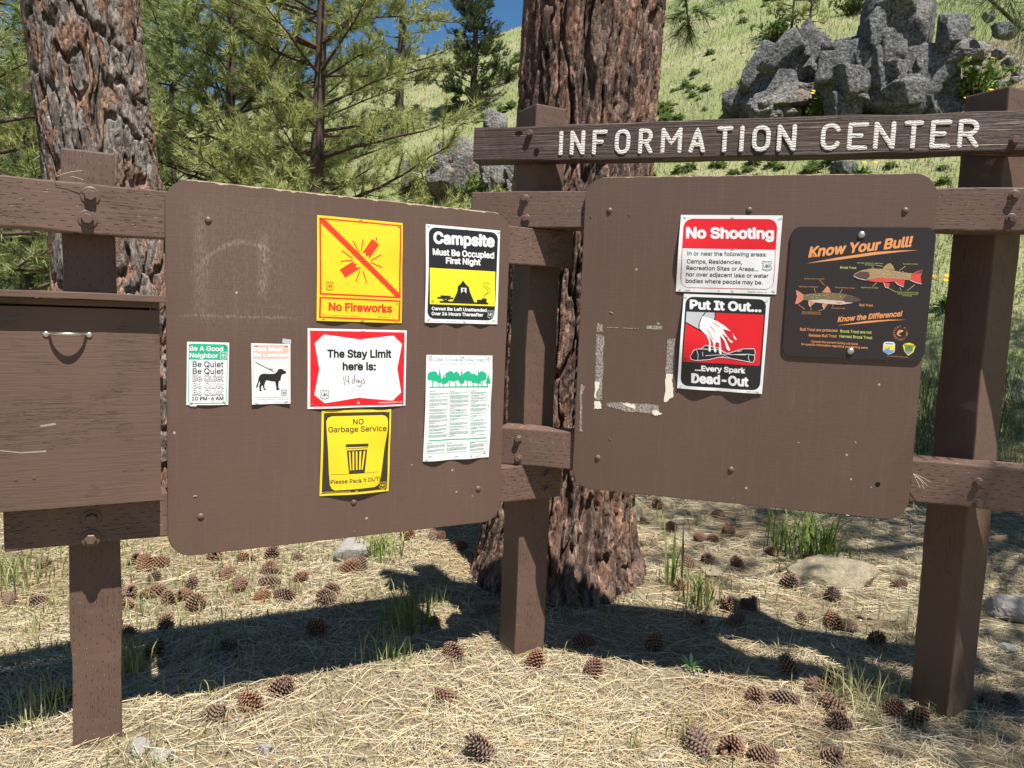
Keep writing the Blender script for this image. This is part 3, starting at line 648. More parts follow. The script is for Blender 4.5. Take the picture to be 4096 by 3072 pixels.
# --- stay limit
p = Poster('stay_limit_poster', 'white poster in a red frame, The Stay Limit here is, with 14 days handwritten', 'poster', FL, 1200, 1280, 4.148, [(124, 135), (1767, 172), (1742, 1420), (121, 1476)], 'white', wave(0.007, 2, 0.0, 0.002, 0.003))
p.poly('red_frame', 'red', [(165, 173), (1733, 205), (1712, 1395), (165, 1440)])
p.poly('red_frame', 'white', [(393, 240), (993, 322), (1545, 257), (1688, 400), (1607, 803), (1672, 1200), (1530, 1332), (970, 1287), (400, 1375), (232, 1240), (314, 810), (240, 385)])
p.text('black', 'The Stay Limit', 445, 617, 1510, 620, 122, 0.03); p.text('black', 'here is:', 697, 825, 1250, 827, 120, 0.03)
p.line('handwriting', 'ink', 11, [(713, 935), (720, 1000), (727, 1082)], [(752, 920), (750, 965), (756, 1008), (797, 1014)], [(793, 915), (800, 1000), (806, 1072)], [(893, 908), (897, 980), (895, 1045)], [(897, 1000), (880, 985), (855, 1012), (860, 1046), (893, 1040)], [(955, 990), (935, 990), (922, 1015), (935, 1036), (955, 1020), (957, 990), (965, 1037)], [(975, 995), (983, 1033), (1008, 1030), (1015, 990), (1013, 1060), (990, 1108), (957, 1097), (945, 1075)], [(1066, 982), (1047, 976), (1040, 998), (1068, 1024), (1060, 1050), (1035, 1046)])
p.emblem('navy', 400, 1237, 142, 152); p.text('white', 'P3394 UNICOR Cumberland, MD', 1293, 1377, 1688, 1364, 20, 0.01); p.recycle('white', 965, 1368, 26)
p.done([(172, 190, 35), (1040, 178, 0), (1710, 228, -40), (188, 1408, -25), (968, 1398, 0), (1695, 1392, 45), (955, 712, -20)])
# --- garbage (the owl drawn on the original is left out)
p = Poster('garbage_poster', 'yellow No Garbage Service poster in a dark frame with a drawing of a trash can', 'poster', FL, 1240, 1600, 3.95, [(182, 167), (1280, 143), (1237, 1438), (147, 1517)], 'yellow', wave(0.012, 1, 0.0, 0.004, 0.004, 0.003))
p.poly('dark_frame', 'brownblack', [(218, 203), (1253, 183), (1208, 1405), (182, 1480)])
p.poly('dark_frame', 'yellow', [(345, 255), (1140, 236), (1190, 250), (1218, 285), (1226, 340), (1220, 470), (1170, 760), (1120, 1130), (1100, 1260), (1065, 1335), (1010, 1366), (390, 1422), (340, 1402), (308, 1340), (290, 1130), (275, 750), (256, 440), (252, 340), (278, 280)])
p.text('brownblack', 'NO', 673, 383, 840, 378, 82, 0.012); p.text('brownblack', 'Garbage Service', 283, 508, 1203, 484, 84, 0.012); p.text('brownblack', 'Please Pack it OUT!', 318, 1320, 1100, 1265, 60, 0.012)
p.poly('trash_can_picture', 'brownblack', [(555, 692), (913, 680), (910, 727), (553, 737)], [(568, 790), (892, 772), (848, 1138), (600, 1155)], [(550, 760), (907, 741), (907, 750), (550, 769)])
p.poly('trash_can_picture', 'yellow', *[[(a, b), (c, d), (e, f), (g_, h)] for a, b, c, d, e, f, g_, h in ((600, 810, 622, 808, 638, 1100, 617, 1102), (655, 806, 682, 804, 682, 1095, 656, 1097), (708, 803, 735, 802, 732, 1092, 709, 1093), (768, 800, 798, 798, 780, 1088, 755, 1090), (835, 797, 862, 795, 818, 1086, 793, 1088))])
p.line('trash_can_picture', 'brownblack', 5, [(322, 1175), (1067, 1127)]); p.emblem('yellow', 1142, 1342, 105, 112)
p.text('yellow', 'P2368 UNICOR Cumberland, MD', 228, 1467, 620, 1445, 20, 0.005); p.recycle('yellow', 718, 1428, 20)
p.done([(240, 215, 35), (1222, 195, -35), (190, 1462, -12), (1185, 1410, 50)])
# --- national forests
p = Poster('forest_rules_poster', 'white Welcome To Your National Forests notice with a row of green trees', 'poster', FL, 1650, 1380, 3.317, [(182, 130), (1058, 140), (1005, 1485), (133, 1543)], 'white', wave(0.010, 2, 0.5, 0.006, 0.002, 0.006))
p.text('tealink', 'WELCOME TO YOUR NATIONAL FORESTS', 203, 212, 1010, 218, 36, 0.006)
for k, (t, x1) in enumerate((('As a visitor to the National Forests, you must follow certain rules to protect the Forest', 897), ('and the natural environment, and to ensure your health and safety. So please, follow', 885), ('these reminders.', 460))): p.text('teal', t, 352, 243+17*k, x1, 245+17*k, 9)
def blob(cx, cy, rx, ry, n=22):
    return [(cx+rx*math.cos(a)*(1+.09*math.sin(a*7+cx)), cy+ry*math.sin(a)*(1+.09*math.sin(a*5+cx))) for a in np.linspace(0, 2*math.pi, n+1)[:-1]]
for b_ in ((265, 412, 72, 66), (492, 412, 66, 66), (575, 412, 45, 60), (725, 412, 62, 66), (915, 412, 60, 66), (215, 430, 24, 40), (320, 440, 40, 46), (420, 470, 50, 42), (800, 430, 50, 52), (860, 450, 50, 48), (640, 455, 40, 50), (540, 440, 40, 44), (770, 430, 40, 50)): p.poly('tree_picture', 'green', blob(*b_))
for cx, y0, y1, w in ((355, 298, 500, 34), (410, 365, 515, 34), (647, 298, 510, 34), (803, 360, 500, 36), (867, 310, 510, 34), (993, 365, 510, 36)):
    L = []; n = 6
    for k in range(n): L += [(cx+w*(k+.8)/n, y0+(y1-y0)*(k+.85)/n), (cx+w*(k+.4)/n, y0+(y1-y0)*(k+.95)/n)]
    p.poly('tree_picture', 'green', [(cx, y0)]+L+[(2*cx-a, b) for a, b in reversed(L)])
p.line('tree_picture', 'green', 13, *[[(x, 470), (x-3, 545)] for x in (260, 345, 402, 487, 570, 640, 725, 797, 862, 913, 988)])
p.poly('tree_picture', 'green', [(217, 550), (993, 542), (993, 557), (217, 565)], [(203, 1258), (968, 1220), (968, 1232), (203, 1270)])
segs = []; heads = []
for xa, xb, ya, yb in ((215, 460, 612, 1222), (492, 735, 607, 1212), (762, 980, 604, 1200), (195, 438, 1306, 1440), (465, 715, 1306, 1430), (762, 958, 1296, 1400)):
    y = ya; k = 0
    while y < yb:
        sl = -0.055*(y-600)/600
        nl = 1 if (k % 5 == 0) else int(rt.integers(2, 5))
        for j in range(nl):
            if y > yb: break
            e = xb if j < nl-1 else xa+(xb-xa)*rt.uniform(.25, .9)
            sx = -18*(y-600)/800
            (heads if nl == 1 else segs).extend(p.tiny('teal', xa+sx, y, (e if nl > 1 else xa+(xb-xa)*.3)+sx, y+sl*(xb-xa), 5.5, rt)); y += 13
        y += 9; k += 1
p.line('small_print', 'teal', 4.2, *segs); p.line('small_print', 'teal', 6.5, *heads)
p.line('small_print', 'teal', 3.5, [(752, 1280), (977, 1268), (968, 1408), (740, 1423)], closed=True); p.recycle('teal', 762, 1470, 18); p.text('ink', 'UNICOR Lompoc', 828, 1480, 940, 1472, 14)
p.done([(232, 148, 0), (660, 158, 0), (1008, 165, -10), (180, 737, 90), (1003, 800, 90), (605, 852, 0), (220, 1468, 0), (575, 1472, 0), (950, 1428, 0), (178, 1518, 0)])
# --- quiet hours
p = Poster('quiet_hours_poster', 'small white and green Be A Good Neighbor poster repeating Be Quiet in fading letters', 'poster', FL, 700, 1330, 4.424, [(212, 162), (958, 178), (940, 1278), (198, 1282)], 'white', wave(0.004, 1, 0.0, 0.001, 0.001))
p.rquad('green_frame', 'green', [(243, 195), (935, 212), (915, 1253), (228, 1260)], 55).rquad('green_frame', 'white', [(250, 478), (918, 488), (903, 1238), (242, 1246)], 40, (0, 0, 1, 1))
p.text('white', 'Be A Good', 258, 318, 850, 330, 80, 0.018); p.text('white', 'Neighbor', 258, 440, 762, 447, 78, 0.018); p.emblem('white', 855, 408, 128, 132)
p.text('black', 'Be Quiet', 310, 606, 855, 612, 97, 0.012); p.text('black', 'Be Quiet', 310, 728, 855, 733, 97, 0.012)
for y, c in ((850, 'outline'), (970, 'grey'), (1088, 'grey')): p.text(c, 'Be Quiet', 304, y+1, 859, y+3, 100, 0.036); p.text('white', 'Be Quiet', 310, y, 853, y+2, 95, 0)
p.text('ink', '10 PM-6 AM', 295, 1197, 855, 1192, 63, 0.02); p.recycle('ink', 665, 1228, 11)
p.poly('paper_tab', 'white', [(258, 1284), (382, 1284), (380, 1303), (258, 1303)])
p.done([(262, 212, 50), (880, 228, 50), (550, 615, 0), (278, 1240, -20), (872, 1222, 40)])
# --- pets
p = Poster('pets_poster', 'small white and pink Pets Must Be Leashed poster with a black dog', 'poster', FL, 700, 1330, 4.424, [(1345, 187), (2040, 205), (2035, 1252), (1357, 1270)], 'white', wave(0.006, 1, 1.5, 0.001, 0.001))
p.rquad('pink_frame', 'pink', [(1375, 218), (2012, 222), (2000, 1150), (1383, 1155)], 55).rquad('pink_frame', 'white', [(1393, 466), (2000, 466), (1988, 1138), (1397, 1142)], 35, (0, 0, 1, 1))
p.text('white', 'Pets Must', 1393, 330, 1908, 332, 70, 0.03); p.text('white', 'Be Leashed', 1393, 427, 2000, 427, 68, 0.03)
p.line('dog_picture', 'ink', 15, [(1418, 525), (1755, 697)])
p.poly('dog_picture', 'black', [(1775, 715), (1800, 690), (1820, 655), (1845, 640), (1885, 642), (1915, 655), (1925, 675), (1955, 678), (1965, 690), (1955, 722), (1920, 732), (1890, 740), (1875, 775), (1870, 800), (1862, 845), (1835, 855), (1828, 900), (1825, 975), (1848, 988), (1848, 1000), (1830, 1005), (1825, 1018), (1785, 1015), (1790, 980), (1775, 900), (1770, 865), (1700, 860), (1640, 845), (1605, 842), (1590, 880), (1575, 935), (1585, 990), (1608, 1000), (1605, 1012), (1568, 1010), (1555, 970), (1545, 930), (1525, 940), (1515, 1010), (1537, 1022), (1532, 1032), (1490, 1030), (1483, 935), (1500, 900), (1490, 850), (1475, 900), (1455, 960), (1440, 978), (1428, 972), (1430, 945), (1460, 870), (1472, 800), (1490, 760), (1520, 735), (1570, 724), (1680, 730), (1745, 727)])
p.text('ink', 'U.S. Department of Agriculture - Forest Service', 1378, 1195, 2012, 1182, 17); p.text('ink', 'UNICOR Lompoc, CA', 1742, 1237, 2012, 1230, 17); p.emblem('navy', 1923, 1060, 104, 106); p.recycle('ink', 1597, 1225, 14)
p.poly('paper_tab', 'grey', [(1900, 105), (2055, 125), (2045, 212), (1895, 190)])
p.done([(1430, 228, 0), (1968, 228, -8), (1698, 632, 0), (1440, 1238, 8), (1965, 1208, 0)])
# --- shooting
p = Poster('shooting_poster', 'white poster with a red No Shooting heading over five lines of black text', 'poster', FR, 2660, 820, 4.096, [(262, 162), (1928, 172), (1822, 1465), (177, 1417)], 'white', wave(0.004, 3, 0.3, 0.016, 0.002, 0.001))
p.rquad('red_frame', 'red', [(308, 225), (1846, 232), (1774, 1393), (247, 1356)], 150).rquad('red_frame', 'white', [(292, 716), (1806, 738), (1762, 1380), (262, 1347)], 120, (0, 0, 1, 1))
p.text('white', 'No Shooting', 347, 540, 1785, 550, 165, 0.035)
for t, a, b, c, d in (('in or near the following areas:', 370, 828, 1665, 845), ('Camps, Residencies,', 362, 958, 1262, 970), ('Recreation Sites or Areas...', 355, 1063, 1530, 1085), ('nor over adjacent lake or water', 347, 1168, 1693, 1195), ('bodies where people may be.', 342, 1275, 1598, 1303)): p.text('ink', t, a, b, c, d, 64, 0.014)
p.emblem('navy', 1668, 1003, 160, 165); p.text('ink', 'P8109', 333, 1408, 417, 1411, 20, 0.01); p.text('ink', 'UNICOR Lompoc, CA', 1350, 1433, 1665, 1440, 22); p.recycle('ink', 880, 1408, 14)
p.done([(328, 200, 30), (1107, 202, 0), (1885, 222, -25), (1108, 726, -5), (238, 1390, -30), (1108, 1402, 10), (1778, 1408, 25)])
# --- put it out
p = Poster('campfire_poster', 'black and red Put It Out poster of water poured from a bucket onto charred logs', 'poster', FR, 2660, 1140, 3.456, [(262, 122), (1452, 167), (1340, 1503), (168, 1425)], 'white', wave(0.010, 2, 0.0, 0.02, 0.003), 0.004)
p.rquad('black_field', 'black', [(290, 160), (1402, 200), (1308, 1457), (212, 1385)], 100)
p.text('white', 'Put It Out...', 343, 325, 1332, 368, 116, 0.035)
p.poly('campfire_picture', 'red', [(300, 368), (1368, 412), (1308, 1116), (250, 1053)])
p.poly('campfire_picture', 'grey', [(300, 368), (688, 382), (690, 440), (678, 486), (530, 430), (490, 500), (475, 570), (478, 620), (290, 515)])
p.line('campfire_picture', 'black', 14, [(560, 378), (525, 425), (490, 490), (472, 560), (477, 622)], [(290, 515), (477, 620), (520, 642)], [(693, 385), (695, 440), (680, 490)])
logs = ([(500, 880), (560, 832), (740, 870), (850, 950), (1080, 880), (1230, 880), (1248, 930), (1235, 965), (900, 990), (700, 945)], [(355, 980), (400, 900), (450, 880), (740, 890), (900, 960), (1150, 955), (1235, 970), (1240, 1020), (1215, 1068), (1160, 1060), (900, 1010), (750, 995), (600, 1030), (420, 1040), (360, 1020)])
for L in logs: p.poly('campfire_picture', 'black', L); p.line('campfire_picture', 'white', 8, L, closed=True)
p.line('campfire_picture', 'white', 6, [(440, 895), (460, 960), (455, 1035)], [(560, 975), (700, 965), (830, 960)], [(960, 960), (1110, 965)], [(1155, 965), (1150, 1010), (1170, 1055)], [(520, 920), (525, 980)], [(1000, 920), (1060, 905)], [(760, 1000), (830, 975), (930, 1020)], [(800, 930), (860, 960), (910, 930)])
p.poly('campfire_picture', 'white', [(500, 480), (520, 430), (610, 455), (720, 500), (820, 560), (912, 640), (860, 625), (800, 610), (840, 680), (900, 760), (940, 780), (925, 803), (895, 785), (830, 700), (790, 670), (840, 760), (880, 850), (903, 890), (880, 912), (850, 880), (820, 770), (760, 700), (770, 800), (780, 900), (785, 950), (765, 958), (745, 930), (750, 800), (700, 790), (690, 850), (715, 910), (700, 932), (680, 920), (665, 800), (610, 690), (635, 800), (632, 910), (615, 922), (603, 900), (610, 780), (570, 690), (520, 640), (480, 600), (482, 540)], [(935, 670), (985, 740), (985, 760), (965, 755), (945, 720)])
p.line('campfire_picture', 'red', 7, [(655, 515), (700, 545), (748, 575)], [(625, 570), (670, 615), (690, 650)], [(580, 610), (630, 680), (665, 755)])
p.text('white', '...Every Spark', 415, 1178, 1108, 1215, 68, 0.03); p.text('white', 'Dead-Out', 365, 1340, 1152, 1395, 118, 0.035); p.text('ink', 'UNICOR Lompoc, CA', 1120, 1478, 1300, 1485, 14); p.recycle('black', 283, 1022, 20)
p.done([(292, 155, 30), (920, 168, 0), (1410, 205, -25), (852, 718, 0), (215, 1390, -25), (750, 1436, 5), (1285, 1462, 20)])
# --- trout sign: a thin metal plate
def flatd(a, b): return 0.0
p = Poster('trout_sign', 'dark metal sign with rounded corners and two trout, headed Know Your Bull in orange', 'sign', FR, 3100, 880, 2.765, [(182, 76), (1785, 88), (1640, 1565), (75, 1495)], 'plate', flatd, 0.0075)
Bp = p.parts['paper'][0]; Bp.clear(); p.parts.pop('paper'); p.layer = 0; p.lv = []
p.rquad('plate', 'plate', [(182, 76), (1785, 88), (1640, 1568), (75, 1497)], 105)
B0 = p.parts['plate'][0]; e = bmesh.ops.extrude_face_region(B0, geom=B0.faces[:])
for v in e['geom']:
    if isinstance(v, bmesh.types.BMVert): v.co -= Vector(FR.n)*0.0068
bmesh.ops.recalc_face_normals(B0, faces=B0.faces)
p.text('orange', 'Know Your Bull!', 365, 412, 1500, 292, 108, 0.03, 0.22); p.poly('lettering', 'orange', [(340, 482), (700, 415), (1100, 355), (1400, 338), (1582, 336), (1400, 352), (1100, 388), (700, 442)])
p.text('orange', 'Know the Difference!', 688, 1127, 1395, 1062, 56, 0.025, 0.22); p.poly('lettering', 'orange', [(678, 1168), (1000, 1118), (1250, 1102), (1445, 1103), (1250, 1115), (1000, 1140)])
for c, t, a, b, c2, d, h in (('lime', 'Brook Trout', 718, 538, 895, 542, 24), ('orange', 'Bull Trout', 930, 952, 1078, 957, 25), ('orange', 'Bull Trout are protected', 275, 1222, 686, 1238, 30), ('lime', 'Brook Trout are not', 717, 1242, 1063, 1258, 30), ('orange', 'Release Bull Trout', 372, 1288, 680, 1298, 30), ('lime', 'Harvest Brook Trout', 710, 1298, 1070, 1317, 30),
                             ('orange', 'Consult the current fishing rule book', 397, 1352, 913, 1382, 23), ('orange', 'for specific information regarding your fishing water', 286, 1382, 1023, 1424, 23)): p.text(c, t, a, b, c2, d, h, 0.012)
for c, t, a, b, c2, d in (('orange', 'No black marks on dorsal fin', 322, 655, 542, 659), ('orange', 'Yellow spots on upper body', 258, 742, 472, 747), ('orange', 'Olive green/brown on back', 660, 752, 878, 760), ('orange', 'Pink spots on sides', 622, 978, 772, 984), ('orange', 'White leading edge but no', 295, 1022, 500, 1026), ('orange', 'black on lower fins and tail', 293, 1040, 500, 1046),
                          ('lime', 'Wormlike markings on upper body', 903, 481, 1190, 488), ('lime', 'and dorsal fin', 987, 503, 1100, 506), ('lime', 'Dark green on back', 1410, 492, 1575, 495), ('lime', 'Reddish spots on sides', 947, 752, 1135, 757), ('lime', 'Distinct white leading edge', 1345, 803, 1580, 809), ('lime', 'followed by black on lower', 1348, 823, 1575, 829), ('lime', 'fins and tail', 1407, 842, 1508, 846)): p.text(c, t, a, b, c2, d, 12, 0.004)
p.line('pointer', 'lime', 4, [(1110, 500), (1185, 515)], [(1065, 512), (1107, 558)], [(1437, 512), (1368, 562)], [(1075, 737), (1150, 660)], [(1337, 800), (1262, 760)], [(1392, 780), (1372, 745)], [(1458, 782), (1542, 715)])
p.line('pointer', 'orange', 4, [(490, 665), (548, 726)], [(428, 750), (447, 806)], [(742, 765), (713, 812)], [(328, 990), (257, 935)], [(397, 1002), (393, 968)], [(475, 1004), (540, 988)], [(640, 958), (622, 890)])
F = 'brook_trout_picture'
p.poly(F, 'fishtan', [(1185, 540), (1205, 512), (1235, 490), (1270, 478), (1298, 505), (1320, 556)], [(862, 615), (880, 592), (960, 555), (1060, 538), (1200, 543), (1330, 565), (1440, 585), (1520, 592), (1525, 640), (1490, 668), (1400, 660), (1300, 680), (1180, 690), (1060, 672), (980, 668), (900, 645), (865, 630)])
p.poly(F, 'fishred', [(1010, 662), (1150, 640), (1300, 650), (1430, 660), (1300, 684), (1180, 692), (1060, 682)], [(1500, 602), (1560, 570), (1632, 545), (1605, 630), (1612, 710), (1550, 692), (1490, 668)], [(1195, 692), (1262, 700), (1255, 757), (1220, 745)], [(1320, 682), (1430, 664), (1415, 742), (1350, 712)])
p.poly(F, 'fishhead', [(865, 612), (940, 572), (1030, 575), (1045, 620), (1000, 665), (930, 650)], [(1580, 572), (1632, 545), (1622, 585), (1530, 600)])
p.line(F, 'white', 5, [(1195, 695), (1215, 745), (1255, 757)], [(1322, 685), (1352, 715), (1415, 742)], [(868, 620), (920, 650), (1000, 665)], [(1490, 670), (1550, 694), (1612, 710)])
p.poly(F, 'fishpale', *[[(x-5, y-4), (x+5, y-4), (x+5, y+4), (x-5, y+4)] for x, y in [(1080+rt.uniform(0, 400), 600+rt.uniform(-35, 40)) for _ in range(26)]])
F = 'bull_trout_picture'
p.poly(F, 'fisholive', [(300, 825), (400, 815), (520, 808), (640, 805), (740, 815), (850, 840), (935, 875), (940, 895), (850, 918), (720, 935), (560, 925), (440, 910), (360, 890), (300, 885)])
p.poly(F, 'fishpale', [(360, 888), (520, 878), (700, 893), (850, 905), (850, 920), (720, 937), (560, 927), (440, 912)])
p.poly(F, 'fin', [(228, 775), (262, 790), (310, 825), (310, 885), (250, 928), (218, 930), (240, 850)], [(370, 895), (445, 912), (385, 962), (370, 930)], [(522, 928), (580, 928), (540, 986), (522, 950)], [(665, 905), (750, 910), (700, 930)], [(515, 802), (575, 728), (600, 760), (615, 806)])
p.poly(F, 'fishhead', [(750, 870), (790, 835), (900, 857), (938, 885), (850, 910), (770, 905)]); p.line(F, 'white', 5, [(370, 900), (372, 935), (388, 962)], [(522, 935), (528, 960), (542, 986)])
p.poly(F, 'lime', *[[(x-4, y-3), (x+4, y-3), (x+4, y+3), (x-4, y+3)] for x, y in [(330+rt.uniform(0, 400), 845+rt.uniform(-25, 15)) for _ in range(26)]])
for word, a0, a1 in (('SPORT FISH', 185, 370), ('RESTORATION', 165, 5)):
    n = len(word)
    for k, ch in enumerate(word):
        if ch == ' ': continue
        A = math.radians(a0+(a1-a0)*k/(n-1)); up = a1 > a0; r = 62 if up else 82; hw = 5 if ch != 'I' else 1.6
        cx, cy = 1382+r*math.cos(A), 1252+r*math.sin(A); tx, ty = (-math.sin(A), math.cos(A)) if up else (math.sin(A), -math.cos(A))
        p.text('orange', ch, cx-tx*hw, cy-ty*hw, cx+tx*hw, cy+ty*hw, 20, 0.012, part='fishing_emblem', perp=True)
p.poly('fishing_emblem', 'orange', [(1340, 1260), (1355, 1225), (1385, 1212), (1415, 1222), (1400, 1240), (1370, 1245), (1365, 1265), (1395, 1285), (1360, 1282)])
F = 'wildlife_emblem'
p.rquad(F, 'white', [(1195, 1345), (1324, 1350), (1318, 1470), (1187, 1462)], 30).poly(F, 'white', [(1190, 1455), (1318, 1462), (1250, 1487)]).poly(F, 'lemon', [(1202, 1382), (1315, 1387), (1312, 1440), (1198, 1434)]).poly(F, 'skyblue', [(1198, 1436), (1312, 1442), (1300, 1462), (1250, 1477), (1202, 1456)], [(1205, 1415), (1240, 1420), (1262, 1392), (1262, 1425), (1240, 1438), (1225, 1430)]).poly(F, 'ink', [(1215, 1362), (1300, 1366), (1300, 1374), (1215, 1370)])
F = 'game_emblem'
p.poly(F, 'lemon', [(1408, 1385), (1430, 1366), (1478, 1356), (1525, 1372), (1547, 1395), (1525, 1460), (1468, 1500), (1425, 1452)]).poly(F, 'forest', [(1432, 1405), (1478, 1390), (1522, 1410), (1515, 1450), (1430, 1442)]).poly(F, 'skyblue', [(1432, 1445), (1512, 1450), (1470, 1482)]).poly(F, 'fishred', [(1455, 1448), (1475, 1425), (1492, 1450)])
p.text('ink', 'IDAHO', 1424, 1395, 1535, 1402, 20, 0.015, part=F)
p.text('orange', 'Fish illustrations by Joseph Tomelleri', 1238, 1506, 1468, 1522, 10)
p.done([])
for x, y in ((958, 163), (836, 1450)): dome(p.e, FR, 3100+x/2.765, 880+y/2.765, 0.0125, 'steel', 0.0085, 'bolt')
bpy.data.objects.remove(_fo)
# stray staples left on the panels
for fr, pn, pts in ((FL, panL, ((1048, 1045, 80), (1040, 1545, 0), (1118, 1540, 0), (1330, 1340, 70), (796, 1250, 80), (855, 1290, 85), (780, 1984, 0))), (FR, panR, ((2446, 1250, 25), (2440, 1755, 60), (3450, 1190, 80), (3390, 2060, 5), (3545, 1440, 70), (3540, 1520, -60), (2520, 860, 70), (2364, 865, 60)))):
    for px, py, a in pts:
        u, v = fr.uv(px, py); bm_obj('staple', box_bm(-0.006, 0.006, -0.0016, 0.0002, -0.0006, 0.0006, 0.0002, seg=1), M['staple'], pn, fr.mat(u, v, 0.0012, math.radians(a)))
# ------------------------------------------------------------------ the lie of the land
def hfun(x, y):
    x = np.asarray(x, float); y = np.asarray(y, float)
    u = 0.62*x+0.78*y; r = 0.68*np.logaddexp(0, (u-8.9)*1.6)/1.6
    h = r/(1+(r/30.0)**4)**0.25
    p = np.stack([x, y, np.zeros_like(x)], -1).reshape(-1, 3)
    n1 = vnoise(p*0.16, 41).reshape(x.shape); n2 = vnoise(p*0.6, 42).reshape(x.shape); n3 = vnoise(p*2.3, 43).reshape(x.shape)
    far = sstep(9, 16, u)
    return h+far*(n1*0.55+n2*0.12)+n3*0.012+0.018*n2
def gz(x, y): return float(hfun(np.array([x]), np.array([y]))[0])
def gpos(px, py):
    d = ray(px, py); t = np.concatenate([np.linspace(0.6, 12, 700), np.linspace(12, 140, 2200)])
    P = CAM[:, None]+d[:, None]*t; g = P[2]-hfun(P[0], P[1]); k = np.argmax(g < 0) if (g < 0).any() else len(t)-1
    if k > 0 and (g < 0).any(): f = g[k-1]/(g[k-1]-g[k]+1e-9); tt = t[k-1]+(t[k]-t[k-1])*f
    else: tt = t[k]
    return CAM+d*tt
def axis_pts(n, near, far, p=3): t = np.linspace(0, 1, n); return near*t+far*t**p
ax = np.concatenate([-axis_pts(120, 5, 420, 4)[:0:-1], axis_pts(120, 5, 420, 4)])
ay = np.concatenate([2.5-axis_pts(50, 3, 40, 3)[:0:-1], 2.5+axis_pts(190, 9, 420, 4)])
GX, GY = np.meshgrid(ax, ay); GH = hfun(GX.ravel(), GY.ravel())
nxg, nyg = len(ax), len(ay); I = np.arange(nxg*nyg).reshape(nyg, nxg)
gF = np.stack([I[:-1, :-1].ravel(), I[:-1, 1:].ravel(), I[1:, 1:].ravel(), I[1:, :-1].ravel()], 1)
def ground_mat():
    m, nt, b = mat_new('forest_floor', 0.95, 0.1); g = NT(nt); P = g.obj(); x, y, z = g.sep(P)
    u = g.m('ADD', g.m('MULTIPLY', x, 0.62), g.m('MULTIPLY', y, 0.78))
    n = g.noise(P, 1.2, 5); fine = g.noise(P, 45, 5, 0.7)
    soil = g.mix(fine, (0.10, 0.08, 0.048), (0.30, 0.25, 0.16))
    dry = g.mix(g.noise(P, 6, 6, 0.7), (0.19, 0.20, 0.085), (0.30, 0.285, 0.16))
    grn = g.mix(g.noise(P, 9, 5, 0.7), (0.12, 0.16, 0.05), (0.22, 0.24, 0.10))
    hill = g.mix(g.ramp(g.noise(P, 0.35, 5, 0.65), ((0.4, 0), (0.6, 1))), dry, grn)
    hill = g.mix(g.ramp(g.noise(P, 0.9, 4, 0.6), ((0.6, 0), (0.72, 1))), hill, (0.30, 0.26, 0.18))
    k = g.ramp(g.m('ADD', g.m('MULTIPLY', u, 0.1), g.m('MULTIPLY', g.m('SUBTRACT', n, 0.5), 0.25)), ((0.80, 0), (0.98, 1)))
    flat = g.mix(g.ramp(g.m('ADD', g.m('MULTIPLY', y, 0.05), g.m('MULTIPLY', g.m('SUBTRACT', n, 0.5), 0.2)), ((0.36, 0), (0.5, 1))), soil, g.mix(n, (0.15, 0.19, 0.05), (0.27, 0.27, 0.11)))
    q = gpos(3990, 260); dd = g.m('ADD', g.m('ABSOLUTE', g.m('SUBTRACT', x, float(q[0]))), g.m('ABSOLUTE', g.m('SUBTRACT', y, float(q[1]))))
    bare = g.ramp(g.m('SUBTRACT', dd, g.m('MULTIPLY', n, 1.6)), ((.6, 1), (1.0, 0)))        # bare gritty patch right of the outcrop
    c = g.mix(bare, g.mix(k, flat, hill), soil); g.set(b, 'Base Color', c); g.set(b, 'Normal', g.bump(fine, 0.6, 0.02)); return m
setp(link('ground', mesh_np('ground', np.stack([GX.ravel(), GY.ravel(), GH], 1), gF, ground_mat(), smooth=True)), kind='structure')

# ------------------------------------------------------------------ vegetation helpers
def col_mat(name, rough=0.7, trans=0.0, spec=0.2):
    m, nt, b = mat_new(name, rough, spec); g = NT(nt); c = g.attr(); g.set(b, 'Base Color', c)
    if trans:
        t = g.n('BsdfTranslucent', Color=c); mx = g.n('MixShader'); g.set(mx, 0, trans); g.set(mx, 1, b.outputs[0]); g.set(mx, 2, t.outputs[0])
        nt.links.new(mx.outputs[0], nt.nodes['Material Output'].inputs[0])
    return m
M['needle'] = col_mat('pine_needles', 0.5, 0.35, 0.35); M['blade'] = col_mat('grass_blades', 0.6, 0.3); M['litter'] = col_mat('dry_pine_needles', 0.65, 0.0, 0.25); M['leaf'] = col_mat('green_leaves', 0.5, 0.25)
def twig_mat():
    m, nt, b = mat_new('pine_twig_bark', 0.9, 0.1); g = NT(nt); P = g.obj()
    f = g.noise(g.mapv(P, (14, 14, 4)), 1.5, 5, 0.7); g.set(b, 'Base Color', g.mix(f, (0.030, 0.022, 0.018), (0.15, 0.105, 0.08))); g.set(b, 'Normal', g.bump(f, 0.9, 0.03)); return m
M['twig'] = twig_mat()
def unit(v): return v/(np.linalg.norm(v, axis=-1, keepdims=True)+1e-9)
class Acc:
    def __init__(s): s.V = []; s.F = []; s.C = []; s.MI = []; s.n = 0
    def add(s, V, F, C, mi=0):
        s.V.append(V); s.F.append(F+s.n); s.C.append(np.broadcast_to(C, (len(V), 3)) if np.ndim(C) == 1 else C); s.MI.append(np.full(len(F), mi)); s.n += len(V)
    def mesh(s, name, mats, smooth=False): return mesh_np(name, np.concatenate(s.V), np.concatenate(s.F), mats, np.concatenate(s.MI), smooth, np.concatenate(s.C).astype(np.float32))
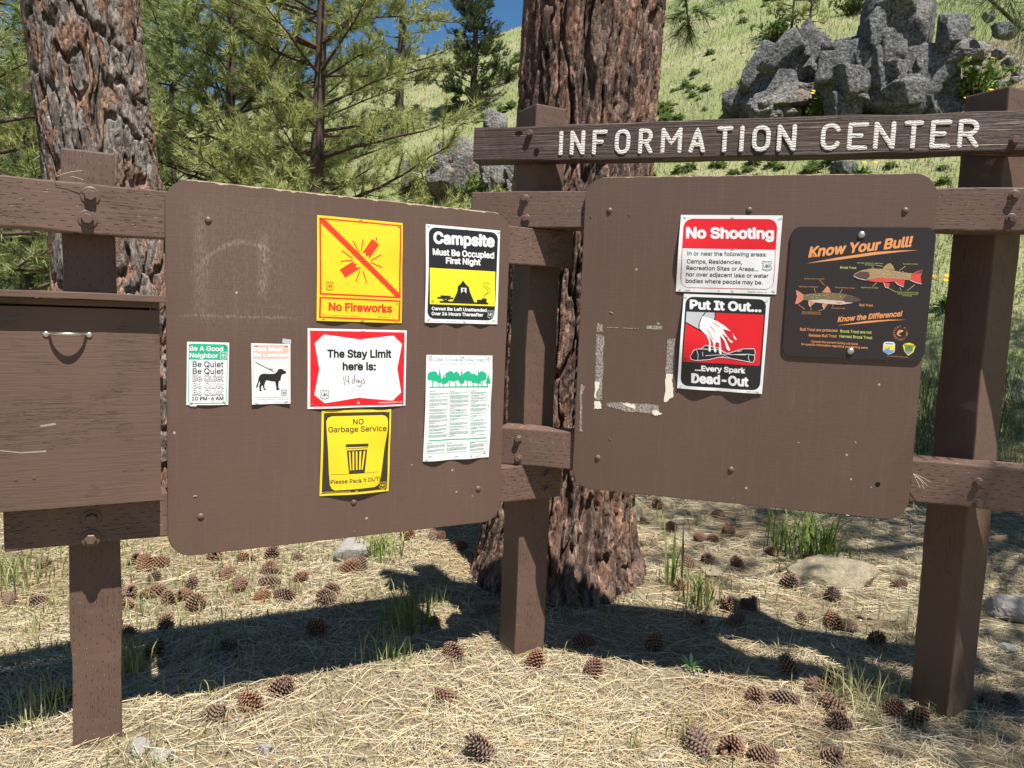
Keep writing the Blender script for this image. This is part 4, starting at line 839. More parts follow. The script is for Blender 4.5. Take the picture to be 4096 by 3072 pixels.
def tubes(acc, lines, seg=5, mi=0):
    for P, R in lines:
        P = np.asarray(P, float); R = np.asarray(R, float); n = len(P); T = unit(np.gradient(P, axis=0)); a = np.array([0.31, 0.87, 0.38]); A = unit(np.cross(T, a)); B = np.cross(T, A)
        an = np.arange(seg)*2*np.pi/seg; ring = P[:, None]+R[:, None, None]*(A[:, None]*np.cos(an)[None, :, None]+B[:, None]*np.sin(an)[None, :, None])
        V = ring.reshape(-1, 3); i = np.arange(n-1)[:, None]*seg; k = np.arange(seg)[None]; k2 = (k+1) % seg
        q = np.stack([i+k, i+k2, i+seg+k2, i+seg+k], -1).reshape(-1, 4); F = np.concatenate([q[:, [0, 1, 2]], q[:, [0, 2, 3]]])
        acc.add(V, F, np.array([.1, .07, .05]), mi)
def needles(acc, C, A, n, L, w, rng, col, spread=0.5, mi=1, droop=0.0):
    C = np.repeat(C, n, 0); A = np.repeat(A, n, 0); m = len(C)
    D = unit(A*0.75+rng.normal(size=(m, 3))*spread); D[:, 2] -= droop; D = unit(D)
    l = L*rng.uniform(.65, 1.1, (m, 1)); Wd = unit(np.cross(D, rng.normal(size=(m, 3))))*w/2
    b = C+A*rng.uniform(-.09, .02, (m, 1))
    V = np.stack([b-Wd, b+Wd, b+D*l], 1).reshape(-1, 3); F = np.arange(3*m).reshape(-1, 3)
    t = rng.uniform(0, 1, (m, 1)); c = (np.array(col[0])*(1-t)+np.array(col[1])*t); acc.add(V, F, np.repeat(c, 3, 0), mi)
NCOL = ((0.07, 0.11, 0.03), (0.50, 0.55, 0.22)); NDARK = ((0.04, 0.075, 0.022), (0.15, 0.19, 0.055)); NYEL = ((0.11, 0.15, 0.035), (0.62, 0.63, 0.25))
def limb(p0, az, L, up, curve, r0, rng, n=7):
    t = np.linspace(0, 1, n)[:, None]; d = np.array([math.cos(az), math.sin(az), 0.0])
    wob = np.cumsum(rng.normal(size=(n, 3)), 0)*L*0.018
    P = p0+d*L*t+np.array([0, 0, 1.0])*(L*(up*t+curve*t*t))+wob*t
    return P, r0*(1-0.8*t[:, 0])
def pine_crown(rng, trunk, lo, h, spread, whorl_gap, per, tn, nl, nw, col, topw=0.25, dens=1.0, up=(0.0, .25), curve=(-.05, .25), extra=(), skip=None, shape=0.75):
    """trunk(z) -> xy centre; returns a crown mesh accumulator: limbs + twigs + needle tufts"""
    acc = Acc(); C, A, lines = [], [], []
    limbs = []; z = lo
    while z < h-0.15:
        f = (z-lo)/(h-lo); Lz = spread*((1-f)**shape*(1-topw)+topw*(1-f)+0.06)
        for k in range(per if f < .85 else 3):
            az = rng.uniform(0, 2*math.pi)
            if skip is not None and skip(az, z): continue
            L = Lz*rng.uniform(.55, 1.12); zz = z+rng.uniform(-.12, .12)
            p0 = np.array([*trunk(zz), zz]); limbs.append(limb(p0, az, L, rng.uniform(*up)+f*.35, rng.uniform(*curve), 0.012+0.011*L, rng))
        z += whorl_gap*rng.uniform(.75, 1.25)
    limbs += list(extra)
    for P, R in limbs:
        lines.append((P, R)); L = np.linalg.norm(P[-1]-P[0]); nt_ = max(2, int(L*6.5*dens))
        T = unit(np.gradient(P, axis=0)); C.append(P[-1]); A.append(T[-1])
        for k in range(nt_):
            t = rng.uniform(.22, 1)**.8; i = min(len(P)-2, int(t*(len(P)-1))); fr = t*(len(P)-1)-i; p = P[i]*(1-fr)+P[i+1]*fr; tv = T[i]
            side = np.cross(tv, [0, 0, 1.0]); side = side/(np.linalg.norm(side)+1e-6)*(1 if k % 2 else -1)
            d = unit((tv*rng.uniform(.3, 1.0)+side*rng.uniform(.3, 1.0)+np.array([0, 0, rng.uniform(-.25, .75)]))[None])[0]; tl = rng.uniform(.2, .5)*min(1.3, .5+L*.25)
            q = p+d*tl*.55+rng.normal(size=3)*.03; e = q+unit((d+np.array([0, 0, .4]))[None])[0]*tl*.5
            lines.append(([p, q, e], [R[i]*.35+.002, .005, .003])); C += [e, q]; A += [unit((e-q)[None])[0], unit((d+np.array([0, 0, .5]))[None])[0]]
    tubes(acc, [l for l in lines], 4, 0)
    needles(acc, np.array(C), np.array(A), tn, nl, nw, rng, col)
    return acc
def trunk_tube(x, y, r0, h, rng, lean=(0, 0)):
    zz = np.linspace(-0.3, h, 14); cx = x+lean[0]*zz+np.cumsum(rng.normal(size=14))*0.012; cy = y+lean[1]*zz
    R = r0*np.clip(1-zz/(h*1.02), .04, 1)**.8+r0*.35*np.exp(-np.clip(zz, 0, 9)/.25)
    acc = Acc(); tubes(acc, [(np.stack([cx, cy, zz], 1), R)], 12, 0)
    return acc, (lambda z: np.array([np.interp(z, zz, cx), np.interp(z, zz, cy)]))
def pine(name, label, x, y, h, r0, lo, spread, seed, group=None, col=NCOL, tn=38, nl=.21, nw=.012, gap=.5, per=5, dens=1.1, cat='tree', **kw):
    rng = np.random.default_rng(seed); z0 = gz(x, y); root = thing(name, label, cat, (x, y, z0), group)
    a, tr = trunk_tube(0, 0, r0, h, rng, (rng.uniform(-.015, .015), 0))
    t = link('trunk', a.mesh('trunk', [M['twig']], True)); t.parent = root
    c = pine_crown(rng, tr, lo, h, spread, gap, per, tn, nl, nw, col, dens=dens, **kw)
    o = link('crown', c.mesh('crown', [M['twig'], M['needle']])); o.parent = root
    return root
def copy_tree(o, loc, rz, sc, label=None, group=None):
    c = o.copy(); COL.objects.link(c); c.location = loc; c.rotation_euler = (0, 0, rz); c.scale = (sc, sc, sc)
    if label: c['label'] = label
    if group: c['group'] = group
    for ch in list(o.children):
        d = ch.copy(); COL.objects.link(d); d.parent = c
        for g2 in ch.children: e = g2.copy(); COL.objects.link(e); e.parent = d
    return c

# ------------------------------------------------------------------ the two big ponderosa trunks beside the board
def bark_mat():
    m, nt, b = mat_new('ponderosa_bark', 1.0, 0.04); g = NT(nt); P = g.obj(); c = g.attr()
    f = g.noise(g.mapv(P, (1, 1, .4)), 60, 5, 0.75)
    v = g.n('TexVoronoi', {'feature': 'F1'}, Vector=g.mapv(P, (1, 1, .38)), Scale=62.0, Randomness=1.0)
    e = g.n('TexVoronoi', {'feature': 'DISTANCE_TO_EDGE'}, Vector=g.mapv(P, (1, 1, .38)), Scale=62.0, Randomness=1.0).outputs['Distance']
    k = g.m('ADD', 0.55, g.m('MULTIPLY', g.sep(v.outputs['Color'])[0], 0.75))
    c2 = g.mix(1.0, c, g.n('CombineXYZ', X=k, Y=k, Z=k).outputs[0], 'MULTIPLY')
    c2 = g.mix(g.m('MULTIPLY', g.ramp(f, ((.58, 0), (.68, 1))), .45), c2, (0.36, 0.30, 0.26)); c2 = g.mix(g.m('MULTIPLY', g.ramp(f, ((.36, 1), (.42, 0))), .6), c2, (0.03, 0.022, 0.018))
    g.set(b, 'Base Color', c2); h = g.m('ADD', g.m('MULTIPLY', g.sep(v.outputs['Color'])[1], 1.0), g.ramp(e, ((0, 0), (.08, .6))))
    g.set(b, 'Normal', g.bump(h, 0.7, 0.008)); return m
M['bark'] = bark_mat()
def bark_trunk(centre, radius, nx, cellh, seed, pal, furrow, grey_side=None, ztop=11.0, flake=.05):
    NU = 520; zz = np.concatenate([np.arange(-0.3, 4.3, 0.0085), np.arange(4.3, ztop, 0.08)]); NZ = len(zz)
    th, Z = np.meshgrid(np.arange(NU)/NU*2*np.pi, zz); sx = np.cos(th); sy = np.sin(th)
    q = np.stack([sx.ravel(), sy.ravel(), Z.ravel()], 1)
    w1 = fbm(q*np.array([2.5, 2.5, 1.6]), 3, seed).reshape(th.shape); w2 = fbm(q*np.array([2.5, 2.5, 1.6])+9, 3, seed+2).reshape(th.shape)
    wj = fbm(q*np.array([14, 14, 9.0]), 3, seed+8).reshape(th.shape)
    s = th/(2*np.pi)*nx+.75*w1+.10*wj; t = Z/cellh+.5*w2+.06*wj
    f1, f2, idv = worley(s, t, nx, seed)
    e = f2-f1; plate = sstep(.04, .20+.08*w2, e)
    g1, g2, id2 = worley(s*3.3+.3*wj, t*cellh/flake+.3*w1, int(round(nx*3.3)), seed+30); fl = id2*sstep(0.0, .05, g2-g1)
    h1, h2, id3 = worley(s*1.6+.25*wj, t*cellh/(flake*2.6)+.4*w1, int(round(nx*1.6)), seed+50); crk = sstep(.0, .10, h2-h1)
    n1 = fbm(q*np.array([9, 9, 5.0]), 4, seed+4).reshape(th.shape); n2 = fbm(q*np.array([34, 34, 18.0]), 3, seed+6).reshape(th.shape)
    r0 = np.array([radius(z) for z in zz])[:, None]; cx = np.array([centre(z) for z in zz])
    butt = 1+0.05*np.exp(-np.clip(Z, 0, 9)/.35)*np.sin(th*5+1.3)
    r = r0*butt+furrow*(plate*(.78+.25*idv)-1)+plate*(.010*id2+.007*id3-.006*(1-crk))+.0012*n2
    V = np.stack([cx[:, :1]+r*sx, cx[:, 1:2]+r*sy, Z], -1).reshape(-1, 3)
    i = np.arange(NZ-1)[:, None]*NU; k = np.arange(NU)[None]; k2 = (k+1) % NU
    F = np.stack([i+k, i+k2, i+NU+k2, i+NU+k], -1).reshape(-1, 4)
    a = np.array(pal); mixn = np.clip(id2*1.1+.35*n1+(grey_side(th, Z) if grey_side else 0), 0, 1)[..., None]
    c = a[0]*(1-mixn)+a[1]*mixn; hot = np.clip((id3-.55)*4+.8*n1, 0, 1)[..., None]; c = c*(1-hot*.75)+a[2]*hot*.75
    c = c*(.36+.48*((id2*7.3+id3*3.1) % 1.0))[..., None]
    return V, F, c.reshape(-1, 3), th
bigc = thing('ponderosa_pine', 'massive reddish ponderosa pine with deeply furrowed bark behind the center post', 'tree', (0.3, 4.2, 0), None)
V, F, c, th = bark_trunk(lambda z: (0.287+.026*z, 4.2), lambda z: 0.388*(1-.012*z)+0.13*math.exp(-max(z, 0)/.34), 32, 0.62, 5, ((0.11, 0.075, 0.06), (0.30, 0.205, 0.165), (0.40, 0.225, 0.155)), 0.046, flake=.055)
put(link('trunk', mesh_np('trunk', V, F, M['bark'], smooth=False, col=c)), bigc)
def lc(z):
    pts = [(at_y(327, 20, 5.4)), (at_y(400, 600, 5.4)), (at_y(440, 900, 5.4)), (at_y(465, 1160, 5.4))]
    zs = [p[2] for p in pts][::-1]; xs = [p[0] for p in pts][::-1]
    if z > zs[-1]: return xs[-1]+(z-zs[-1])*(xs[-1]-xs[-2])/(zs[-1]-zs[-2])*.6
    return float(np.interp(z, zs, xs))
bigl = thing('ponderosa_pine', 'broad leaning ponderosa pine with grey flaking bark behind the left post', 'tree', (lc(0), 5.4, 0), None)
V, F, c, th = bark_trunk(lambda z: (lc(z), 5.4), lambda z: 0.36+0.04*sstep(3.2, 1.0, z)+.04*sstep(1.8, .5, z)+0.14*math.exp(-max(z, 0)/.3), 20, 0.42, 15, ((0.12, 0.085, 0.066), (0.33, 0.285, 0.25), (0.38, 0.205, 0.13)), 0.044, lambda th, z: .35*np.cos(th+0.7), flake=.07)
put(link('trunk', mesh_np('trunk', V, F, M['bark'], smooth=False, col=c)), bigl)
# their crowns start far above the picture; one limb of the middle tree hangs down into it
r_ = np.random.default_rng(51); p0 = np.array([0.42, 4.2, 5.2]); tip = at_y(2755, 105, 5.6)
ex = []
P = np.array([p0, [0.7, 4.7, 5.35], [1.05, 5.2, 5.0], [1.3, 5.5, 4.45], tip+[-.03, .03, .22], tip]); ex.append((P, np.array([.03, .024, .018, .013, .009, .006])))
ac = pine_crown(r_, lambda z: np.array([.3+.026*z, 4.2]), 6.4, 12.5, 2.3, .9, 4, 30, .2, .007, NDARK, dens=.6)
tubes(ac, ex, 6, 0); TC, TA = [], []
for dx, dz, a in ((0, 0, (0, 0, -1)), (-.10, .06, (-.7, 0, -.5)), (.11, .10, (.8, 0, -.3)), (-.04, .2, (-.5, .2, -.3)), (.16, .24, (.8, .2, .2)), (.28, .22, (.7, .3, -.1)), (.02, -.06, (.1, 0, -1)), (-.06, -.03, (-.4, -.2, -.9))):
    TC.append(tip+np.array([dx, 0.02, dz])); TA.append(unit(np.array([a], float))[0])
needles(ac, np.array(TC), np.array(TA), 75, .21, .0045, r_, NDARK, .55, 1)
put(link('crown', ac.mesh('crown', [M['twig'], M['needle']])), bigc)
ac = pine_crown(np.random.default_rng(52), lambda z: np.array([lc(z), 5.4]), 6.2, 12.0, 2.2, .9, 4, 28, .2, .008, NCOL, dens=.6)
put(link('crown', ac.mesh('crown', [M['twig'], M['needle']])), bigl)

# a ponderosa just outside the frame on the right: some of its drooping limbs reach into the picture and dapple the ground
r_ = np.random.default_rng(61); tx, ty = 5.1, 3.3
side = thing('ponderosa_pine', 'ponderosa pine whose dark drooping branch tips hang over the top right corner', 'tree', (tx, ty, 0))
a, tr = trunk_tube(tx, ty, .26, 12, r_); put(link('trunk', a.mesh('trunk', [M['twig']], True)), side)
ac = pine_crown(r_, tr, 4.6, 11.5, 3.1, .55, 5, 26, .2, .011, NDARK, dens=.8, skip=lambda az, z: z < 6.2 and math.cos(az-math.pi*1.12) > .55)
e0 = at_y(4010, 95, 3.05)
ex = [(np.array([[tx, ty, 4.2], [4.1, 3.25, 4.35], [3.1, 3.15, 3.95], e0+[.35, .02, .18], e0+[.08, 0, -.02], e0+[-.12, -.02, .12], e0+[-.16, -.02, .26]]), np.array([.05, .04, .028, .014, .009, .007, .005]))]
tubes(ac, ex, 7, 0); TC, TA = [], []
for px, py, ax_ in ((3930, 15, (-.6, 0, -.6)), (3985, 20, (-.2, 0, -.8)), (4060, 70, (.3, 0, -.7)), (4085, 120, (.2, 0, -1)), (3840, -35, (-.8, 0, -.4)), (3890, -30, (-.5, 0, -.8)), (4120, 60, (.2, 0, -.9)), (4040, -10, (0, 0, -1)), (4100, 180, (0.1, 0, -1))):
    TC.append(at_y(px, py, 3.0+r_.uniform(-.1, .1))); TA.append(unit(np.array([ax_], float))[0])
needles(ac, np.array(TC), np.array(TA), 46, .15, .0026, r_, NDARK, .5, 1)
# unseen higher limbs added for shade, each needle clump aimed at a chosen spot
SH = []
for gx_, gy_, zc, tz, n_ in ((1.81, 2.75, 5.3, .45, 12), (1.95, 2.15, 4.5, .1, 8), (2.0, 5.4, 5.8, .1, 12), (2.8, 5.6, 6.0, .1, 12), (3.4, 4.2, 5.6, .1, 8), (1.5, 6.5, 6.4, .1, 12), (2.4, 6.6, 6.5, .1, 14), (3.6, 7.6, 6.8, .4, 14), (2.2, 4.4, 5.6, .1, 4), (4.6, 7.8, 7, .4, 14), (5.2, 8.6, 7.4, .9, 14), (6.0, 9.0, 8, 1.6, 14), (4.8, 9.4, 7.6, .9, 14), (3.9, 8.5, 7, .3, 14), (5.8, 8.2, 7.4, 1.2, 12), (4.4, 6.8, 6.6, .2, 12), (2.2, 2.2, 5.0, .1, 9), (2.3, 2.9, 5.5, .1, 9), (1.9, 3.4, 5.0, .1, 5), (2.9, 2.5, 5.2, .1, 8), (2.9, 4.0, 5.6, .1, 10), (3.4, 5.0, 5.6, .1, 12), (2.4, 4.7, 5.8, .1, 5), (4.2, 6.0, 6.2, .2, 14), (5.0, 6.6, 6.4, .3, 14), (4.2, 7.2, 6.8, .3, 14), (3.2, 6.6, 6.6, .2, 12), (5.6, 7.6, 7, .6, 14), (1.5, 5.6, 6.0, .1, 5)):
    k = zc-tz; c_ = np.array([gx_+.233*k, gy_-.408*k, zc])
    t0 = np.array([*tr(zc-.2), zc-.2]); mid = (t0+c_)/2+[0, 0, .35]
    SH.append((np.array([t0, (t0+mid)/2+[0, 0, .1], mid, (mid+c_)/2+[0, 0, .1], c_]), np.array([.024, .02, .014, .009, .005])))
    sp_ = .15 if tz == .45 else .28 if gy_ < 3.3 else .55; n_ = n_ if gy_ < 5.8 else n_*2; C = c_+r_.normal(size=(n_*2, 3))*np.array([sp_, sp_, .2]); A = unit(r_.normal(size=(n_*2, 3))+np.array([-.3, -.3, .5]))
    for q in C: ex2 = (np.array([c_+(q-c_)*.1, (c_+q)/2+[0, 0, .03], q]), np.array([.006, .005, .003])); tubes(ac, [ex2], 4, 0)
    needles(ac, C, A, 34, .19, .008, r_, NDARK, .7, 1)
for px, py, n_, sp_ in [(x, y, 12, .55) for x in (3660, 3760, 3870, 3980, 4080) for y in (1330, 1480, 1650, 1830, 2000)]+[(x+60*((y//100) % 2), y, 4, .3) for x in (2700, 2860, 3020, 3180, 3340, 3500) for y in (2040, 2140, 2240)]+[(3700, 3000, 6, .22), (3900, 2960, 7, .22), (4060, 2900, 7, .22), (4000, 2700, 6, .22), (4050, 2500, 6, .25)]:
    q = gpos(px, py)
    if py < 2600 and r_.uniform() < .22: continue
    k = 5.2+r_.uniform(-.5, .7); c_ = q+np.array([.233*k, -.408*k, k]); t0 = np.array([*tr(min(11, c_[2]-.4)), min(11, c_[2]-.4)]); mid = (t0+c_)/2+[0, 0, .35]
    SH.append((np.array([t0, (t0+mid)/2+[0, 0, .1], mid, (mid+c_)/2+[0, 0, .1], c_]), np.array([.016, .013, .01, .007, .004])))
    C = c_+r_.normal(size=(n_*2, 3))*np.array([sp_, sp_, .2]); A = unit(r_.normal(size=(n_*2, 3))+np.array([-.3, -.3, .5])); needles(ac, C, A, 34, .19, .008, r_, NDARK, .7, 1)
    for q2 in C: tubes(ac, [(np.array([c_+(q2-c_)*.1, (c_+q2)/2+[0, 0, .03], q2]), np.array([.006, .005, .003]))], 4, 0)
tubes(ac, SH, 6, 0)
put(link('crown', ac.mesh('crown', [M['twig'], M['needle']])), side)

# ------------------------------------------------------------------ pines across the flat and on the hillside
def px_at(px, d, ref=700): p = at_y(px, ref, d); return float(p[0]), float(p[1])
G1 = 'ponderosa pines standing behind the left notice panel'
for k, (px, d, h, r0, lo, sp, col, lab, kw) in enumerate((
    (905, 16.5, 13, .155, 1.6, 3.0, NCOL, 'tall pine with a straight grey trunk rising from the middle of the left notice panel', {}),
    (1255, 14.5, 12, .17, 1.3, 3.3, NYEL, 'yellow green pine with a reddish lower trunk above the No Fireworks poster', dict(dens=1.15)),
    (1190, 19, 11, .15, 3.2, 2.6, NCOL, 'pine with a dark broken looking trunk close behind the yellow green one', {}),
    (703, 20, 12, .10, 1.8, 2.4, NCOL, 'slim pine seen between the left trunk and the straight grey trunk', {}),
    (1590, 31, 11.5, .19, 1.8, 2.5, NYEL, 'rounded pine standing on the meadow left of the patch of blue sky', {}),
    (95, 15, 10, .10, 1.2, 2.6, NYEL, 'bushy pine with a thin trunk at the left edge of the picture', dict(per=6)),
    (-120, 11, 10, .13, 1.0, 2.4, NCOL, 'pine cut off by the left edge with drooping lit branches', {}),
    (330, 24, 12, .12, 1.0, 2.9, NDARK, 'dark pine mostly hidden behind the broad leaning trunk', dict(per=6)),
    )):
    x, y = px_at(px, d); pine('pine_tree', lab, x, y, h, r0, lo, sp, 100+k, G1, col, **kw)
x, y, z = gpos(1885, 560); x *= 1.12; y *= 1.12
pine('pine_tree', 'dense dark cone shaped pine on the hillside above the grey boulder', x, y, 8.8, .14, .35, 1.3, 120, None, ((.03, .055, .02), (.12, .15, .05)), tn=34, nl=.13, nw=.016, gap=.27, per=7, dens=1.5, topw=.3)
for k, (px, py, h, sp) in enumerate(((3163, 150, 3.6, .75), (3232, 140, 3.2, .55))):
    x, y, z = gpos(px, py); pine('pine_sapling', ('fuller thin young pine behind the left rocks on the hillside', 'sparse thin young pine just right of the fuller one on the hillside')[k], x, y, h, .04, .5, sp, 130+k, None, NYEL, tn=24, nl=.14, nw=.014, gap=.35, per=4, dens=1.2)
x, y, z = gpos(3020, 425); pine('pine_sapling', 'round dusty green shrub like pine against the left rocks', x, y, 1.1, .025, .1, .42, 133, None, ((.08, .09, .025), (.22, .21, .07)), tn=26, nl=.09, nw=.012, gap=.16, per=5, dens=2.2)
x, y, z = gpos(1690, 790); pine('pine_sapling', 'young yellow green pine at the foot of the pointed grey stone', x, y, 1.5, .03, .1, .5, 134, None, NYEL, tn=26, nl=.12, nw=.014, gap=.2, per=5, dens=2.0)
proto = pine('pine_tree', 'distant pine in the thick stand across the valley floor', *px_at(560, 34), 12, .15, .8, 2.9, 140, 'distant pines across the valley', NCOL, tn=22, nl=.26, nw=.03, gap=.6, per=6, dens=.9)
for k, (px, d) in enumerate(((60, 30), (230, 38), (420, 45), (-150, 28), (700, 46), (1000, 62), (150, 55), (-320, 34), (640, 60), (20, 48), (320, 60))):
    x, y = px_at(px, d); copy_tree(proto, (x, y, gz(x, y)), k*1.7, .85+.3*((k*37) % 10)/10)
# ------------------------------------------------------------------ rocks
_ico = {}
def ico(n):
    if n not in _ico:
        bm = bmesh.new(); bmesh.ops.create_icosphere(bm, subdivisions=n, radius=1); bm.verts.ensure_lookup_table()
        _ico[n] = (np.array([v.co[:] for v in bm.verts]), np.array([[v.index for v in f.verts] for f in bm.faces])); bm.free()
    return _ico[n]
def rock_mat(name, a, b_, lich, rust=0.12, sc=1.0):
    m, nt, b = mat_new(name, 0.9, 0.15); g = NT(nt); P = g.obj()
    f = g.noise(P, 5*sc, 6, 0.7); sp = g.noise(P, 42*sc, 5, 0.75); big = g.noise(P, 1.6*sc, 4, 0.6)
    c = g.mix(g.ramp(f, ((.3, 0), (.7, 1))), a, b_)
    c = g.mix(g.m('MULTIPLY', g.ramp(sp, ((.52, 0), (.62, 1))), .65), c, lich)
    c = g.mix(g.m('MULTIPLY', g.ramp(sp, ((.38, 1), (.46, 0))), .8), c, (0.022, 0.022, 0.023))
    if rust: c = g.mix(g.m('MULTIPLY', g.ramp(big, ((.6, 0), (.7, 1))), rust*4), c, (0.33, 0.2, 0.11))
    g.set(b, 'Base Color', c); g.set(b, 'Normal', g.bump(g.m('ADD', g.m('MULTIPLY', f, 1.0), g.m('MULTIPLY', sp, .3)), 1.0, 0.07/sc)); return m
M['granite'] = rock_mat('grey_granite', (0.075, 0.075, 0.076), (0.18, 0.178, 0.175), (0.34, 0.33, 0.315), .04, .42); M['warm_granite'] = rock_mat('warm_granite', (0.10, 0.097, 0.093), (0.23, 0.22, 0.20), (0.42, 0.40, 0.36), .12, .42)
M['sandstone'] = rock_mat('buff_stone', (0.20, 0.165, 0.105), (0.36, 0.31, 0.21), (0.42, 0.38, 0.29), .03, 6); M['pale_stone'] = rock_mat('pale_stone', (0.24, 0.225, 0.20), (0.36, 0.34, 0.30), (0.44, 0.42, 0.38), 0, 8)
def rock(name, label, cat, c, size, seed, mat, n=4, planes=13, rot=0.0, tilt=0.0, rough=.05, group=None, sharp=1.0, step=0.0):
    rng = np.random.default_rng(seed); D, F = ico(n); N = unit(rng.normal(size=(planes, 3))); hk = rng.uniform(.62, 1.0, planes)
    N = np.concatenate([N, [[0, 0, 1], [0, 0, -1]]]); hk = np.concatenate([hk, [.85, .8]])
    dn = D@N.T; rr = np.where(dn > .05, hk/np.maximum(dn, .05), 9); k = 26*sharp
    r = -np.log(np.exp(-k*np.minimum(rr, 3)).sum(1))/k
    r = np.minimum(r, 1.25); q1 = fbm(D*2.2+seed, 2, seed); r = r*(1+rough*fbm(D*3.6+seed, 4, seed)+rough*.45*fbm(D*10+seed, 3, seed+3)+step*np.floor(q1*3.2)*.5)
    V = D*r[:, None]*np.array(size)/2
    ct, st = math.cos(tilt), math.sin(tilt); V = np.stack([V[:, 0]*ct+V[:, 2]*st, V[:, 1], -V[:, 0]*st+V[:, 2]*ct], 1)
    cr, sr = math.cos(rot), math.sin(rot); V = np.stack([V[:, 0]*cr-V[:, 1]*sr, V[:, 0]*sr+V[:, 1]*cr, V[:, 2]], 1)
    o = link(name, mesh_np(name, V, F, M[mat])); o.location = c; setp(o, label, cat, group)
    for pl_ in o.data.polygons: pl_.use_smooth = False
    return o
def block(c, size, rng, mat, tilt, n=5):
    """an angular joint block: three joint sets plus a few chipped corners"""
    D, F = ico(n); ax = np.eye(3); N, hk = [], []
    for k in range(3):
        for sg in (1, -1): N.append(unit((ax[k]*sg+rng.normal(size=3)*.20)[None])[0]); hk.append(rng.uniform(.62, .9))
    for k in range(8): N.append(unit(rng.normal(size=(1, 3)))[0]); hk.append(rng.uniform(.78, 1.05))
    N = np.array(N); hk = np.array(hk); dn = D@N.T; rr = np.where(dn > .05, hk/np.maximum(dn, .05), 9); r = np.sort(rr, 1); r = r[:, 0]-.012*np.exp(-(r[:, 1]-r[:, 0])*30)
    sd = int(rng.integers(1, 999)); r = r*(1+.022*fbm(D*5+sd, 4, sd)); V = D*r[:, None]
    g1 = np.abs(vnoise(V*1.7+sd, sd)); r = r*(1-.06*(g1 < .035)); V = D*r[:, None]*np.array(size)/2*1.18
    ct, st = math.cos(tilt), math.sin(tilt); V = np.stack([V[:, 0]*ct+V[:, 2]*st, V[:, 1], -V[:, 0]*st+V[:, 2]*ct], 1); a = rng.uniform(-.5, .5); V = np.stack([V[:, 0]*math.cos(a)-V[:, 1]*math.sin(a), V[:, 0]*math.sin(a)+V[:, 1]*math.cos(a), V[:, 2]], 1)
    return mesh_np('block', V+np.array(c), F, M[mat])
def hrock(label, px0, py0, px1, py1, seed, base=None, mat='granite', tilt=0.0, deep=.8, planes=11, sink=.12, n=5, parts=None):
    """outcrop: spans the given stretch of hillside, its foot where the slope is; broken into joint blocks"""
    cx = (px0+px1)/2; foot = gpos(cx, base if base else py1); d = foot[1]; w = (px1-px0)/FPX*d; h = (py1-py0)/FPX*d
    top = at_y(cx, (py0+py1)/2, d); rng = np.random.default_rng(seed*13+5); c0 = np.array([top[0], d+deep*w*.25, top[2]])
    big = w > .9; root = thing('rock_outcrop' if big else 'boulder', label, 'rock', (top[0], d, foot[2]))
    L = [(c0, np.array([w, w*deep, h])*.94)]
    for k in range((8 if big else 1) if parts is None else parts):
        sx, sz = rng.uniform(-.40, .40), rng.uniform(-.5, .25); f = rng.uniform(.30, .58)
        L.append((c0+np.array([sx*w, -deep*w*rng.uniform(.12, .34), sz*h]), np.array([w*f*rng.uniform(.7, 1.1), w*deep*f, h*f*rng.uniform(.8, 1.3)])))
    for c, sz in L: link('block', block(np.zeros(3), sz, rng, mat, tilt+rng.normal()*.12, n), root, Matrix.Translation(Vector(c)))
    return root
hrock('slanting dark rock slab at the left end of the hillside outcrop', 3000, 160, 3190, 440, 1, 470, tilt=.35, planes=9)
hrock('tall pointed rock slab leaning right beside the dark slab', 3110, 110, 3290, 380, 2, 470, tilt=.45, planes=8)
hrock('low pale boulders below the leaning slab', 3010, 330, 3300, 480, 3, 490, 'warm_granite')
hrock('small dark boulder at the left foot of the slabs', 2905, 330, 3040, 480, 4, 490)
hrock('highest grey outcrop block with vertical cracks at the top of the picture', 3465, -60, 3780, 250, 5, 470, planes=14)
hrock('dark rounded block between the slabs and the highest block', 3370, 140, 3500, 255, 6, 460)
hrock('largest sunlit triangular outcrop face above the name board', 3330, 170, 3720, 470, 7, 480, planes=12, tilt=.15)
hrock('broken grey outcrop right of the triangular face', 3560, 210, 3850, 470, 8, 480, planes=13)
hrock('squarish grey block at the right end of the outcrop', 3765, 50, 3900, 205, 9, 470, planes=8)
hrock('flat grey ledge below the squarish block', 3790, 165, 3960, 240, 10, 470, 'warm_granite', planes=9)
hrock('small stone half hidden by the top right branches', 3990, 85, 4090, 150, 19, 470, planes=9, n=4)
hrock('lone pale stone on the bare patch right of the outcrop', 3935, 45, 3985, 75, 23, 470, 'warm_granite', planes=9, n=4)
hrock('big pale grey boulder with rust stains left of the name board', 1700, 545, 1975, 800, 11, 800, 'warm_granite', planes=12)
hrock('grey rock knob peeping over the left end of the name board', 1925, 440, 2030, 560, 12, 760, 'warm_granite', n=4)
hrock('warm coloured ledge between the name board and the upper rail', 1930, 640, 2075, 770, 13, 780, 'warm_granite', tilt=-.3)
hrock('narrow pointed grey stone standing left of the big pale boulder', 1603, 610, 1668, 770, 14, 770, planes=9, tilt=.06, n=4)
hrock('dark stone in the grass below the name board', 3330, 640, 3440, 705, 15, 705, n=4)
def stone(label, px, py, wpx, hpx, seed, mat, depth=1.0, tilt=0, rough=.04, sh=1.0):
    p = gpos(px, py+hpx*.3); d = p[1]; w = wpx/FPX*d; h = hpx/FPX*d
    return rock('stone', label, 'stone', (p[0], p[1], p[2]+h*.22), (w, w*depth, h*1.3), seed, mat, 4, 12, seed*.7, tilt, rough, None, sh)
stone('long buff boulder speckled yellow on the shaded floor left of the right post', 3342, 2300, 300, 120, 31, 'sandstone', .6)
